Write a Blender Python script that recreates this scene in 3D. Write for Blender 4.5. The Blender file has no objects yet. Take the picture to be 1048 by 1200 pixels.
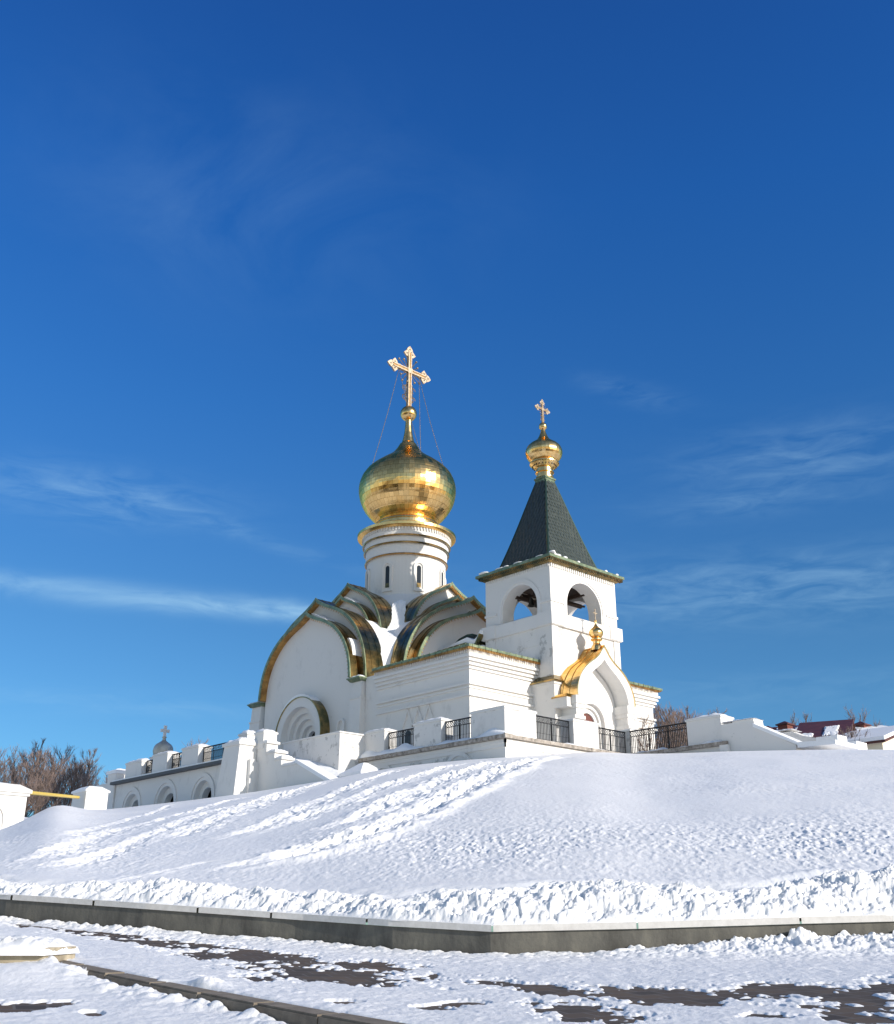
import bpy, bmesh, math, random
import numpy as np
from mathutils import Vector, Matrix
from math import sin, cos, pi, radians, atan2, hypot, sqrt
random.seed(7)
C = bpy.context.scene.collection
# ------------------------------------------------------------------ camera frame
FPX, CX, CY = 1229.0, 524.0, 600.0
PIT = atan2(485, FPX); HD = radians(47.2)
Fv = Vector((cos(HD)*cos(PIT), sin(HD)*cos(PIT), sin(PIT)))
Rv = Vector((sin(HD), -cos(HD), 0)); Uv = Rv.cross(Fv)
def atd(u, v, d):
    r = Fv + Rv*((u-CX)/FPX) - Uv*((v-CY)/FPX)
    return r*(d/hypot(r.x, r.y))
def sd(p): return (p.x*sin(HD)-p.y*cos(HD), p.x*cos(HD)+p.y*sin(HD), p.z)   # lateral, forward, height
def wx(s, d): return (s*sin(HD)+d*cos(HD), -s*cos(HD)+d*sin(HD))
cam = bpy.data.cameras.new('Camera'); co = bpy.data.objects.new('Camera', cam); C.objects.link(co)
cam.sensor_fit = 'HORIZONTAL'; cam.sensor_width = 36; cam.lens = 36*FPX/1048
cam.clip_end = 5000; cam.clip_start = .1
co.matrix_world = Matrix(((Rv.x, Uv.x, -Fv.x, 0), (Rv.y, Uv.y, -Fv.y, 0), (Rv.z, Uv.z, -Fv.z, 0), (0, 0, 0, 1)))
bpy.context.scene.camera = co
# ------------------------------------------------------------------ materials
def mat(name, base, rough=.7, metal=0., **k):
    m = bpy.data.materials.new(name); m.use_nodes = True
    b = m.node_tree.nodes['Principled BSDF']
    b.inputs['Base Color'].default_value = (*base, 1); b.inputs['Roughness'].default_value = rough
    b.inputs['Metallic'].default_value = metal
    for kk, vv in k.items(): b.inputs[kk].default_value = vv
    return m
def nd(m, t, **k):
    n = m.node_tree.nodes.new(t)
    for a, v in k.items():
        if hasattr(n, a) and a not in n.inputs: setattr(n, a, v)
        else: n.inputs[a].default_value = v
    return n
def lk(m, a, b): m.node_tree.links.new(a, b)
def pr(m): return m.node_tree.nodes['Principled BSDF']
def coords(m, scale=None):
    g = nd(m, 'ShaderNodeNewGeometry'); out = g.outputs['Position']
    if scale:
        v = nd(m, 'ShaderNodeMapping'); v.inputs['Scale'].default_value = scale; lk(m, out, v.inputs['Vector']); out = v.outputs[0]
    return out
def noise(m, sc, det=6, rough=.6, vec=None):
    n = nd(m, 'ShaderNodeTexNoise'); n.inputs['Scale'].default_value = sc; n.inputs['Detail'].default_value = det
    n.inputs['Roughness'].default_value = rough; lk(m, vec or coords(m), n.inputs['Vector']); return n.outputs['Fac']
def ramp(m, fac, stops):
    r = nd(m, 'ShaderNodeValToRGB'); e = r.color_ramp.elements
    while len(e) < len(stops): e.new(.5)
    for i, (p, c) in enumerate(stops): e[i].position = p; e[i].color = (*c, 1) if len(c) == 3 else c
    lk(m, fac, r.inputs['Fac']); return r.outputs['Color']
def mixc(m, fac, a, b):
    x = nd(m, 'ShaderNodeMix'); x.data_type = 'RGBA'
    for s, v in ((0, fac), (6, a), (7, b)):
        if hasattr(v, 'node'): lk(m, v, x.inputs[s])
        else: x.inputs[s].default_value = v if s == 0 else (*v, 1)
    return x.outputs[2]
def bump(m, h, strength=.3, dist=.02):
    b = nd(m, 'ShaderNodeBump'); b.inputs['Strength'].default_value = strength; b.inputs['Distance'].default_value = dist
    lk(m, h, b.inputs['Height']); lk(m, b.outputs[0], pr(m).inputs['Normal']); return b
G3 = lambda v: (v, v, v)
def plaster(name, c0, dirt, lo, hi, cp=.655):
    m = mat(name, c0, .85)
    big = noise(m, .55, 8, .65); st = noise(m, 1.0, 6, .7, coords(m, (1.4, 1.4, .7)))
    mm = nd(m, 'ShaderNodeMath', operation='MULTIPLY'); lk(m, big, mm.inputs[0]); lk(m, st, mm.inputs[1])
    f = ramp(m, mm.outputs[0], [(lo, G3(0)), (hi, G3(.8))])
    c = mixc(m, f, c0, dirt)
    chip = ramp(m, noise(m, 1.3 if cp < .65 else 3.2, 10, .72), [(cp, G3(0)), (cp+.03, G3(.75))])
    c = mixc(m, chip, c, (dirt[0]*.8, dirt[1]*.8, dirt[2]*.8))
    lk(m, c, pr(m).inputs['Base Color']); bump(m, noise(m, 9, 8, .7), .35, .02)
    return m
M = {}
M['plaster'] = plaster('white_plaster', (.735, .72, .695), (.56, .55, .53), .30, .46)
M['worn'] = plaster('worn_plaster', (.72, .705, .68), (.50, .49, .47), .27, .44, .565)
M['snow'] = mat('snow', (.88, .878, .885), .6); pr(M['snow']).inputs['Specular IOR Level'].default_value = .3
_a = noise(M['snow'], 22, 8, .8); bump(M['snow'], _a, .6, .02)
M['snowcap'] = mat('snow_cap', (.88, .885, .90), .6); bump(M['snowcap'], noise(M['snowcap'], 5, 8, .7), .5, .06)
def metal(name, c, c2, rough, sc=.8, bs=.25):
    m = mat(name, c, rough, 1.0)
    f = ramp(m, noise(m, sc, 6, .65), [(.38, G3(0)), (.62, G3(1))])
    lk(m, mixc(m, f, c, c2), pr(m).inputs['Base Color'])
    bump(m, noise(m, 3.0, 4), bs, .01); return m
M['gold'] = metal('gilded_sheet', (.95, .66, .30), (.76, .48, .18), .24, 2.5, .15)
pr(M['gold']).inputs['Specular Tint'].default_value = (1, .72, .38, 1)
def gilded_panels(name, cx, cy, nu, rowh, c1, c2):
    m = mat(name, c1, .24, 1.0); sp = nd(m, 'ShaderNodeSeparateXYZ'); lk(m, coords(m), sp.inputs[0])
    def mt(op, a, b=None):
        n = nd(m, 'ShaderNodeMath', operation=op)
        for i, v in enumerate((a, b)):
            if v is None: continue
            if hasattr(v, 'node'): lk(m, v, n.inputs[i])
            else: n.inputs[i].default_value = v
        return n.outputs[0]
    an = mt('MULTIPLY', mt('ARCTAN2', mt('SUBTRACT', sp.outputs[1], cy), mt('SUBTRACT', sp.outputs[0], cx)), nu/(2*pi))
    cb = nd(m, 'ShaderNodeCombineXYZ'); lk(m, an, cb.inputs[0]); lk(m, mt('DIVIDE', sp.outputs[2], rowh), cb.inputs[1])
    b = nd(m, 'ShaderNodeTexBrick'); b.inputs['Scale'].default_value = 1; b.inputs['Brick Width'].default_value = 1; b.inputs['Row Height'].default_value = 1; b.inputs['Mortar Size'].default_value = .035; b.inputs['Mortar Smooth'].default_value = .3; b.offset = .5
    b.inputs['Color1'].default_value = (*c1, 1); b.inputs['Color2'].default_value = (*c2, 1); b.inputs['Mortar'].default_value = (c2[0]*.6, c2[1]*.55, c2[2]*.5, 1); lk(m, cb.outputs[0], b.inputs['Vector']); lk(m, b.outputs['Color'], pr(m).inputs['Base Color'])
    wn_ = nd(m, 'ShaderNodeTexWhiteNoise'); fl = nd(m, 'ShaderNodeVectorMath', operation='FLOOR'); lk(m, cb.outputs[0], fl.inputs[0]); lk(m, fl.outputs[0], wn_.inputs['Vector'])
    lk(m, mt('ADD', mt('MULTIPLY', wn_.outputs['Value'], .14), .17), pr(m).inputs['Roughness'])
    bump(m, b.outputs['Fac'], -.6, .02); pr(m).inputs['Specular Tint'].default_value = (1, .72, .38, 1); return m
M['golddome'] = gilded_panels('gilded_dome_panels', 50.4, 59.1, 56, .42, (1.0, .66, .27), (.86, .54, .20))
M['goldroof'] = metal('gold_roofing', (.52, .34, .13), (.13, .13, .07), .24, 1.0, .3)
M['soffit'] = metal('copper_soffit', (.66, .38, .13), (.36, .20, .08), .34, 2, .3)
m = M['patina'] = mat('green_patina', (.12, .18, .13), .42, .55)
lk(m, ramp(m, noise(m, 2.5, 8, .7), [(.32, (.09, .12, .075)), (.52, (.20, .25, .155)), (.7, (.38, .38, .22))]), pr(m).inputs['Base Color'])
bump(m, noise(m, 8, 4), .3, .01)
m = M['tent'] = mat('green_roof_tiles', (.022, .045, .038), .42, .25)
lk(m, ramp(m, noise(m, 4, 6, .7), [(.35, (.038, .050, .043)), (.7, (.085, .10, .084))]), pr(m).inputs['Base Color'])
M['darkroof'] = mat('dark_green_flashing', (.03, .06, .045), .4, .5)
m = M['cap'] = mat('pale_granite', (.62, .53, .50), .7)
lk(m, ramp(m, noise(m, 6, 8, .7), [(.3, (.52, .50, .47)), (.7, (.70, .68, .65))]), pr(m).inputs['Base Color'])
m = M['concrete'] = mat('stained_concrete', (.11, .105, .09), .8)
lk(m, ramp(m, noise(m, 2.2, 9, .7, coords(m, (1, 1, .4))), [(.3, (.055, .052, .045)), (.5, (.11, .105, .09)), (.7, (.17, .16, .13))]), pr(m).inputs['Base Color'])
bump(m, noise(m, 14, 6), .4, .02)
m = M['kerb'] = mat('kerb_concrete', (.22, .18, .14), .85)
lk(m, ramp(m, noise(m, 5, 9, .7), [(.3, (.13, .105, .08)), (.55, (.21, .175, .135)), (.75, (.30, .26, .21))]), pr(m).inputs['Base Color'])
bump(m, noise(m, 40, 6), .4, .01)
m = M['slab'] = mat('sandstone_slab', (.42, .36, .25), .85)
lk(m, ramp(m, noise(m, 5, 8), [(.3, (.25, .21, .15)), (.7, (.5, .43, .31))]), pr(m).inputs['Base Color'])
m = M['paver'] = mat('wet_pavers', (.08, .06, .045), .75)
br = nd(m, 'ShaderNodeTexBrick'); br.inputs['Scale'].default_value = 1; br.inputs['Brick Width'].default_value = .3
br.inputs['Row Height'].default_value = .3; br.inputs['Mortar Size'].default_value = .014
br.inputs['Color1'].default_value = (.12, .078, .045, 1); br.inputs['Color2'].default_value = (.045, .032, .022, 1); br.inputs['Mortar'].default_value = (.13, .115, .10, 1)
mp = nd(m, 'ShaderNodeMapping'); mp.inputs['Rotation'].default_value = (0, 0, .35); lk(m, coords(m), mp.inputs['Vector']); lk(m, mp.outputs[0], br.inputs['Vector'])
lk(m, mixc(m, ramp(m, noise(m, 1.5, 6), [(.4, G3(0)), (.7, G3(.5))]), br.outputs['Color'], (.09, .07, .05)), pr(m).inputs['Base Color'])
bump(m, br.outputs['Fac'], -.5, .01)
M['iron'] = mat('black_iron', (.02, .02, .022), .5, .3)
M['iron_pale'] = mat('frosted_iron', (.35, .34, .33), .5, .3)
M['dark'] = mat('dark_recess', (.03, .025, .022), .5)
M['glass'] = mat('window_glass', (.02, .025, .03), .08)
M['redwood'] = mat('red_door', (.12, .03, .02), .5)
M['bronze'] = mat('bell_bronze', (.06, .055, .045), .4, .8)
M['beam'] = mat('bell_beam', (.05, .03, .02), .8)
M['silver'] = metal('pale_gilt', (.46, .38, .28), (.28, .22, .16), .5, 4, .2)
m = M['bark'] = mat('bark', (.11, .08, .065), .9)
lk(m, ramp(m, noise(m, 3, 5), [(.3, (.07, .05, .04)), (.7, (.17, .125, .10))]), pr(m).inputs['Base Color'])
M['twig'] = mat('reddish_twigs', (.26, .19, .165), .9)
M['twig_grey'] = mat('grey_twigs', (.24, .215, .22), .9)
m = M['maroon'] = mat('maroon_roof', (.11, .03, .025), .55, .2)
lk(m, ramp(m, noise(m, 1.2, 8, .7), [(.3, (.06, .02, .018)), (.7, (.15, .045, .035))]), pr(m).inputs['Base Color'])
M['brick'] = mat('chimney_brick', (.16, .05, .035), .85)
M['greywall'] = mat('grey_boards', (.20, .19, .18), .85)
M['cream'] = mat('cream_wall', (.78, .72, .56), .85)
M['yellow'] = mat('yellow_paint', (.72, .50, .06), .4)
m = M['stonedome'] = mat('weathered_dome', (.42, .40, .35), .5, .3)
lk(m, ramp(m, noise(m, 2, 6), [(.3, (.38, .37, .33)), (.7, (.62, .60, .54))]), pr(m).inputs['Base Color'])
# ------------------------------------------------------------------ object helpers
LOC = {}
def thing(name, label, cat, loc, group=None):
    o = bpy.data.objects.new(name, None); C.objects.link(o); o.location = loc
    o['label'] = label; o['category'] = cat
    if group: o['group'] = group
    LOC[o.name] = Vector(loc); return o
def obj(name, bm, m, parent=None, label=None, cat=None, group=None, kind=None, smooth=False, recalc=True, origin=None):
    if recalc: bmesh.ops.recalc_face_normals(bm, faces=bm.faces)
    if parent is not None: L = LOC[parent.name]
    elif origin is not None: L = Vector(origin)
    elif kind == 'structure' or not len(bm.verts): L = Vector((0, 0, 0))
    else:
        xs = [v.co.x for v in bm.verts]; ys = [v.co.y for v in bm.verts]; zs = [v.co.z for v in bm.verts]
        L = Vector(((min(xs)+max(xs))/2, (min(ys)+max(ys))/2, min(zs)))
    for v in bm.verts: v.co -= L
    me = bpy.data.meshes.new(name); bm.to_mesh(me); bm.free()
    me.materials.append(m)
    if smooth: me.polygons.foreach_set('use_smooth', [True]*len(me.polygons))
    o = bpy.data.objects.new(name, me); C.objects.link(o)
    if parent is not None: o.parent = parent
    else: o.location = L
    LOC[o.name] = L
    if label: o['label'] = label
    if cat: o['category'] = cat
    if group: o['group'] = group
    if kind: o['kind'] = kind
    return o
def B(): return bmesh.new()
def hexa(bm, p):
    v = [bm.verts.new(q) for q in p]
    for f in ((0, 3, 2, 1), (4, 5, 6, 7), (0, 1, 5, 4), (1, 2, 6, 5), (2, 3, 7, 6), (3, 0, 4, 7)): bm.faces.new([v[i] for i in f])
def bx(bm, x0, x1, y0, y1, z0, z1):
    hexa(bm, [(x0, y0, z0), (x1, y0, z0), (x1, y1, z0), (x0, y1, z0), (x0, y0, z1), (x1, y0, z1), (x1, y1, z1), (x0, y1, z1)])
def fru(bm, a, z0, b, z1):
    (x0, x1, y0, y1), (X0, X1, Y0, Y1) = a, b
    hexa(bm, [(x0, y0, z0), (x1, y0, z0), (x1, y1, z0), (x0, y1, z0), (X0, Y0, z1), (X1, Y0, z1), (X1, Y1, z1), (X0, Y1, z1)])
def plate(bm, outer, holes, fr, d0, d1):
    loops = []; 
    for dd in (d0, d1):
        es = []; lv = []
        for lp in [outer]+holes:
            vs = [bm.verts.new(fr(a, b, dd)) for a, b in lp]; lv.append(vs)
            es += [bm.edges.new((vs[i], vs[(i+1) % len(vs)])) for i in range(len(vs))]
        bmesh.ops.triangle_fill(bm, use_beauty=True, use_dissolve=False, edges=es); loops.append(lv)
    for A, Bb in zip(*loops):
        for i in range(len(A)):
            j = (i+1) % len(A); bm.faces.new((A[i], A[j], Bb[j], Bb[i]))
def lathe(bm, cx, cy, prof, seg=48, jit=0, a0=0.):
    rings = []
    for r, z in prof:
        if r < .004: rings.append([bm.verts.new((cx, cy, z))])
        else:
            rings.append([bm.verts.new((cx+(r*(1+random.uniform(-jit, jit)))*cos(a0+2*pi*k/seg), cy+(r*(1+random.uniform(-jit, jit)))*sin(a0+2*pi*k/seg), z+random.uniform(-jit, jit)*r)) for k in range(seg)])
    for A, Bb in zip(rings, rings[1:]):
        for k in range(seg):
            j = (k+1) % seg
            if len(A) == 1 and len(Bb) == 1: continue
            if len(A) == 1: bm.faces.new((A[0], Bb[j], Bb[k]))
            elif len(Bb) == 1: bm.faces.new((A[k], A[j], Bb[0]))
            else: bm.faces.new((A[k], A[j], Bb[j], Bb[k]))
def crv(pts, n):
    out = []; P = [pts[0]]+list(pts)+[pts[-1]]
    for i in range(1, len(P)-2):
        p0, p1, p2, p3 = P[i-1:i+3]
        for k in range(n):
            t = k/n
            out.append(tuple(.5*(2*b+(c-a)*t+(2*a-5*b+4*c-d)*t*t+(-a+3*b-3*c+d)*t**3) for a, b, c, d in zip(p0, p1, p2, p3)))
    out.append(tuple(pts[-1])); return out
def tube(bm, pts, r, seg=6, r1=None):
    pts = [Vector(p) for p in pts]; rings = []
    for i, p in enumerate(pts):
        d = (pts[min(i+1, len(pts)-1)]-pts[max(i-1, 0)]).normalized()
        a = d.cross(Vector((0, 0, 1)) if abs(d.z) < .95 else Vector((1, 0, 0))).normalized(); b = d.cross(a)
        rr = r if r1 is None else r+(r1-r)*i/(len(pts)-1)
        rings.append([bm.verts.new(p+a*rr*cos(2*pi*k/seg)+b*rr*sin(2*pi*k/seg)) for k in range(seg)])
    for A, Bb in zip(rings, rings[1:]):
        for k in range(seg): bm.faces.new((A[k], A[(k+1) % seg], Bb[(k+1) % seg], Bb[k]))
    bm.faces.new(rings[0][::-1]); bm.faces.new(rings[-1])
def archpts(c, r, zs, zb, n=24, keel=0):
    p = [(c+r, zb)] if zb < zs-1e-4 else []
    for k in range(n+1):
        t = pi*k/n; x = c+r*cos(t); z = zs+r*sin(t)
        if keel: z += keel*max(0, 1-abs(cos(t))*2.6)**1.6
        p.append((x, z))
    if zb < zs-1e-4: p.append((c-r, zb))
    return p
def heap(bm, x0, x1, y0, y1, z, h, n=14, seed=0, rx=.35):
    """a lumpy snow cushion lying on a rectangle"""
    rnd = random.Random(seed); nx = max(3, int(n)); ny = max(3, int(n*abs(y1-y0)/max(.01, abs(x1-x0)))) ; ny = min(ny, 60); nx = min(nx, 60)
    ph = [rnd.uniform(0, 6) for _ in range(4)]; g = []
    for i in range(nx+1):
        row = []
        for j in range(ny+1):
            a, b = i/nx, j/ny; e = min(1, min(a, 1-a, 999)*4+.0)*min(1, min(b, 1-b)*max(4, 2*ny/ max(nx,1)))
            hh = h*(e**rx if e > 0 else 0)*(.72+.28*sin(a*5+ph[0]+b*7)*sin(b*11+ph[1]+a*3))+rnd.uniform(-.08, .08)*h*(e > 0)
            row.append(bm.verts.new((x0+(x1-x0)*a, y0+(y1-y0)*b, z+hh)))
        g.append(row)
    for i in range(nx):
        for j in range(ny): bm.faces.new((g[i][j], g[i+1][j], g[i+1][j+1], g[i][j+1]))
    bot = [bm.verts.new((x, y, z-.015)) for x, y in ((x0, y0), (x1, y0), (x1, y1), (x0, y1))]; bm.faces.new(bot)
# ------------------------------------------------------------------ numeric noise
def _h(ix, iy, s):
    n = (ix.astype(np.int64)*374761393+iy.astype(np.int64)*668265263+s*144665) & 0x7fffffff
    n = ((n ^ (n >> 13))*1274126177) & 0x7fffffff; return ((n ^ (n >> 16)) & 0xffff)/65535.
def vn(x, y, s=0):
    ix = np.floor(x); iy = np.floor(y); fx = x-ix; fy = y-iy; ux = fx*fx*fx*(fx*(fx*6-15)+10); uy = fy*fy*fy*(fy*(fy*6-15)+10)
    a = _h(ix, iy, s); b = _h(ix+1, iy, s); c = _h(ix, iy+1, s); d = _h(ix+1, iy+1, s)
    return (a+(b-a)*ux+(c-a)*uy+(a-b-c+d)*ux*uy)*2-1
def fbm(x, y, o=4, s=0, g=.5):
    t = 0; A = 1; n = 0
    for k in range(o): t = t+A*vn(x*2**k+17*k, y*2**k-9*k, s+k); n += A; A *= g
    return t/n
def lumps(x, y, s=0, fill=.8):
    """chunks: rounded blocks of random height"""
    ix = np.floor(x); iy = np.floor(y); best = np.zeros_like(x)
    for a in (-1, 0, 1):
        for b in (-1, 0, 1):
            cx = ix+a; cy = iy+b; px = cx+_h(cx, cy, s); py = cy+_h(cx, cy, s+5); hh = _h(cx, cy, s+9)
            d2 = ((x-px)**2+(y-py)**2)/(fill*(.35+.65*hh))**2
            best = np.maximum(best, hh*np.sqrt(np.clip(1-d2, 0, 1)))
    return best
def facets(x, y, s=0):
    """angular broken blocks: every cell is a tilted slab"""
    ix = np.floor(x); iy = np.floor(y); bd = np.full(x.shape, 9.); out = np.zeros_like(x)
    for a in (-1, 0, 1):
        for b in (-1, 0, 1):
            cx = ix+a; cy = iy+b; px = cx+_h(cx, cy, s); py = cy+_h(cx, cy, s+5); d = (x-px)**2+(y-py)**2; m = d < bd
            h_ = _h(cx, cy, s+9)**1.5+(_h(cx, cy, s+11)-.5)*1.1*(x-px)+(_h(cx, cy, s+12)-.5)*1.1*(y-py)
            bd = np.where(m, d, bd); out = np.where(m, h_, out)
    return out
def gridmesh(name, X, Y, Z, m, **props):
    r, c = X.shape; V = np.stack([X, Y, Z], -1).reshape(-1, 3).astype(np.float32)
    i = (np.arange(r-1)[:, None]*c+np.arange(c-1)[None]).reshape(-1); Fc = np.stack([i, i+1, i+c+1, i+c], -1).reshape(-1).astype(np.int32)
    me = bpy.data.meshes.new(name); me.vertices.add(r*c); me.vertices.foreach_set('co', V.reshape(-1))
    nf = len(i); me.loops.add(nf*4); me.loops.foreach_set('vertex_index', Fc); me.polygons.add(nf)
    me.polygons.foreach_set('loop_start', np.arange(nf, dtype=np.int32)*4)
    me.polygons.foreach_set('use_smooth', np.ones(nf, bool)); me.update(calc_edges=True); me.validate()
    me.materials.append(m); o = bpy.data.objects.new(name, me); C.objects.link(o)
    for k, v in props.items(): o[k] = v
    return o
# ------------------------------------------------------------------ terrain functions (q = lateral/forward)
WALL = [(-420, 1020, 33.), (-150, 1036, 27.), (0, 1048.3, 22.6), (170, 1059.5, 20.3), (350, 1072, 18.7), (460, 1079, 17.6), (577, 1085.3, 16.95), (747, 1081.6, 17.1), (937, 1075.8, 17.7), (1048, 1073, 18.2), (1250, 1069, 19.5), (1500, 1066, 21.5)]
WP = [sd(atd(*w)) for w in WALL]
qW = np.array([p[0]/p[1] for p in WP]); dWv = np.array([p[1] for p in WP]); zWv = np.array([p[2] for p in WP])
CR = [(-500, 1010, 45.), (-200, 998, 42.), (0, 975, 45.), (38, 957, 50.), (67, 941, 57.), (95, 949, 64.), (124, 950, 67.), (141, 948, 71.5), (200, 941, 66.), (273, 931.5, 60.), (304, 927, 59.5), (340, 921, 58.3), (382, 914.5, 56.5), (430, 905, 56.5), (480, 897, 57.0), (540, 891, 54.6), (592, 887.5, 52.9), (640, 884, 55.), (700, 881, 57.6), (745, 883.5, 59.), (800, 882.5, 57.), (850, 880.5, 55.0), (985, 878.5, 53.), (1048, 878.5, 51.), (1300, 882, 46.), (1700, 900, 44.)]
CP = [sd(atd(*w)) for w in CR]
qC = np.array([p[0]/p[1] for p in CP]); dCv = np.array([p[1] for p in CP]); zCv = np.array([p[2] for p in CP])
dW = lambda q: np.interp(q, qW, dWv); zW = lambda q: np.interp(q, qW, zWv)
dC = lambda q: np.interp(q, qC, dCv); zC = lambda q: np.interp(q, qC, zCv)
_qd = np.linspace(-2.2, 2.2, 4401); _k = np.exp(-(np.arange(-30, 31)/14.)**2); _k /= _k.sum()
_dc = np.convolve(np.pad(np.interp(_qd, qC, dCv), 30, 'edge'), _k, 'valid'); _rc = np.convolve(np.pad(np.interp(_qd, qC, zCv)/np.interp(_qd, qC, dCv), 30, 'edge'), _k, 'valid')
dC = lambda q: np.interp(q, _qd, _dc); zC = lambda q: np.interp(q, _qd, _rc*_dc)
def pix(X, Y, Z):
    w = X*Fv.x+Y*Fv.y+Z*Fv.z; w = np.where(np.abs(w) < .1, .1, w)
    return CX+FPX*(X*Rv.x+Y*Rv.y)/w, CY-FPX*(X*Uv.x+Y*Uv.y+Z*Uv.z)/w
def zfar(q, d):
    return np.clip(6.8+2.4*np.clip((q+.1)/.35, 0, 1)-.0*d, 0, 20)
def hb(q): return .16+.09*np.clip((q+.3)/.4, 0, 1)
def base_slope(q, d):
    a, b = dW(q), dC(q); za, zb = zW(q)+hb(q), zC(q); t = (d-a)/(b-a); tc = np.clip(t, 0, 1)
    z = za+(zb-za)*(tc+.16*tc*(1-tc))
    past = np.clip((d-b)/30, 0, 1); past = past*past*(3-2*past)
    return z+(zfar(q, d)-zb)*past, t
QIN = np.linspace(-.47, .47, 1250)
def qcols(n): 
    return np.concatenate([np.linspace(-1.6, -.475, 60), np.linspace(-.47, .47, n), np.linspace(.475, 1.6, 60)])
def hitslope(u, v):
    lo, hi = None, None
    for d in np.arange(17, 64, .1):
        p = atd(u, v, d); s_, d_, z_ = sd(p); z, t = base_slope(np.array(s_/d_), np.array(d_))
        if z_ <= z and 0 < t: return (s_, d_)
    return (s_, d_)
TR = [([(640, 887), (610, 894), (560, 917), (515, 938), (470, 960), (430, 975), (400, 986), (330, 1006), (240, 1022)], .55, .30),
      ([(585, 890), (545, 903), (505, 922), (470, 935), (430, 953), (370, 975)], .5, .26),
      ([(540, 894), (500, 905), (450, 922), (410, 940), (360, 955), (320, 972)], .42, .20),
      ([(470, 901), (430, 913), (395, 930), (350, 950), (300, 972), (250, 985)], .4, .18),
      ([(395, 912), (350, 925), (310, 940), (255, 962), (200, 985)], .5, .20),
      ([(345, 923), (300, 938), (255, 950), (215, 965), (160, 988), (100, 1012), (30, 1022)], .35, .17),
      ([(290, 932), (240, 946), (190, 962), (140, 975), (90, 993), (40, 1010), (0, 1017)], .38, .14),
      ([(210, 942), (170, 955), (125, 968), (80, 985)], .3, .10),
      ([(560, 912), (545, 925), (500, 945), (460, 955)], .35, .2),
      ([(60, 1019), (110, 1010), (150, 1004), (190, 1001)], .18, .10),
      ([(-30, 1038), (60, 1036), (130, 1033), (190, 1024), (240, 1018)], .18, .10),
      ([(130, 1030), (180, 1024), (230, 1013), (300, 1003)], .15, .08)]
TRW = [(np.array([hitslope(*p) for p in path]), w, a) for path, w, a in TR]
def trackfield(S, D):
    out = np.zeros_like(S)
    for P, w, amp in TRW:
        best = np.full(S.shape, 1e9); sgn = np.zeros_like(S); al = np.zeros_like(S); L = 0
        for A, Bp in zip(P, P[1:]):
            v = Bp-A; l = hypot(*v); t = np.clip(((S-A[0])*v[0]+(D-A[1])*v[1])/l**2, 0, 1)
            dx = S-A[0]-t*v[0]; dy = D-A[1]-t*v[1]; dd = dx*dx+dy*dy; m = dd < best
            best = np.where(m, dd, best); sgn = np.where(m, (dx*v[1]-dy*v[0])/l, sgn); al = np.where(m, L+t*l, al); L += l
        dist = np.sqrt(best); W = w*(1+.35*fbm(al*.5, al*0, 2, 33))
        trough = -np.exp(-(dist/(W*.6))**2)
        rid = np.exp(-((sgn-W*1.0)/(W*.45))**2)*(dist < W*3)+.6*np.exp(-((sgn+W*1.0)/(W*.4))**2)*(dist < W*3)
        rg = lambda x, y, k: (1-np.abs(vn(x, y, k)))**2
        chunk = (.9*rg(sgn/.22+.5*vn(al/.9, sgn, 7), al/1.1, 41)+.7*rg(sgn/.12, al/.45+.6*vn(sgn/.2, al/.3, 8), 42)+.5*vn(sgn/.07, al/.16, 43)-.9)*np.exp(-(dist/(W*1.2))**2)*(.6+.6*fbm(al/2.2, sgn*0, 2, 44))
        chunk = chunk-1.5*np.clip(lumps(sgn/.34, al/.62, 49, .62)-.3, 0, 1)*np.exp(-(dist/(W*1.3))**2)
        ends = np.clip(al/1.5, 0, 1)*np.clip((L-al)/2.5, 0, 1)
        if amp == .30: out = out+.13*ends*np.exp(-((sgn+W*1.5)/(W*.40))**2)*(.85+.3*fbm(al/.7, sgn, 2, 91))*(dist < W*3.5)
        out = out+amp*.60*ends*(trough*.5+rid*.55*(.6+.6*fbm(al*.9, sgn, 3, 12))+chunk)
    return out
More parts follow.
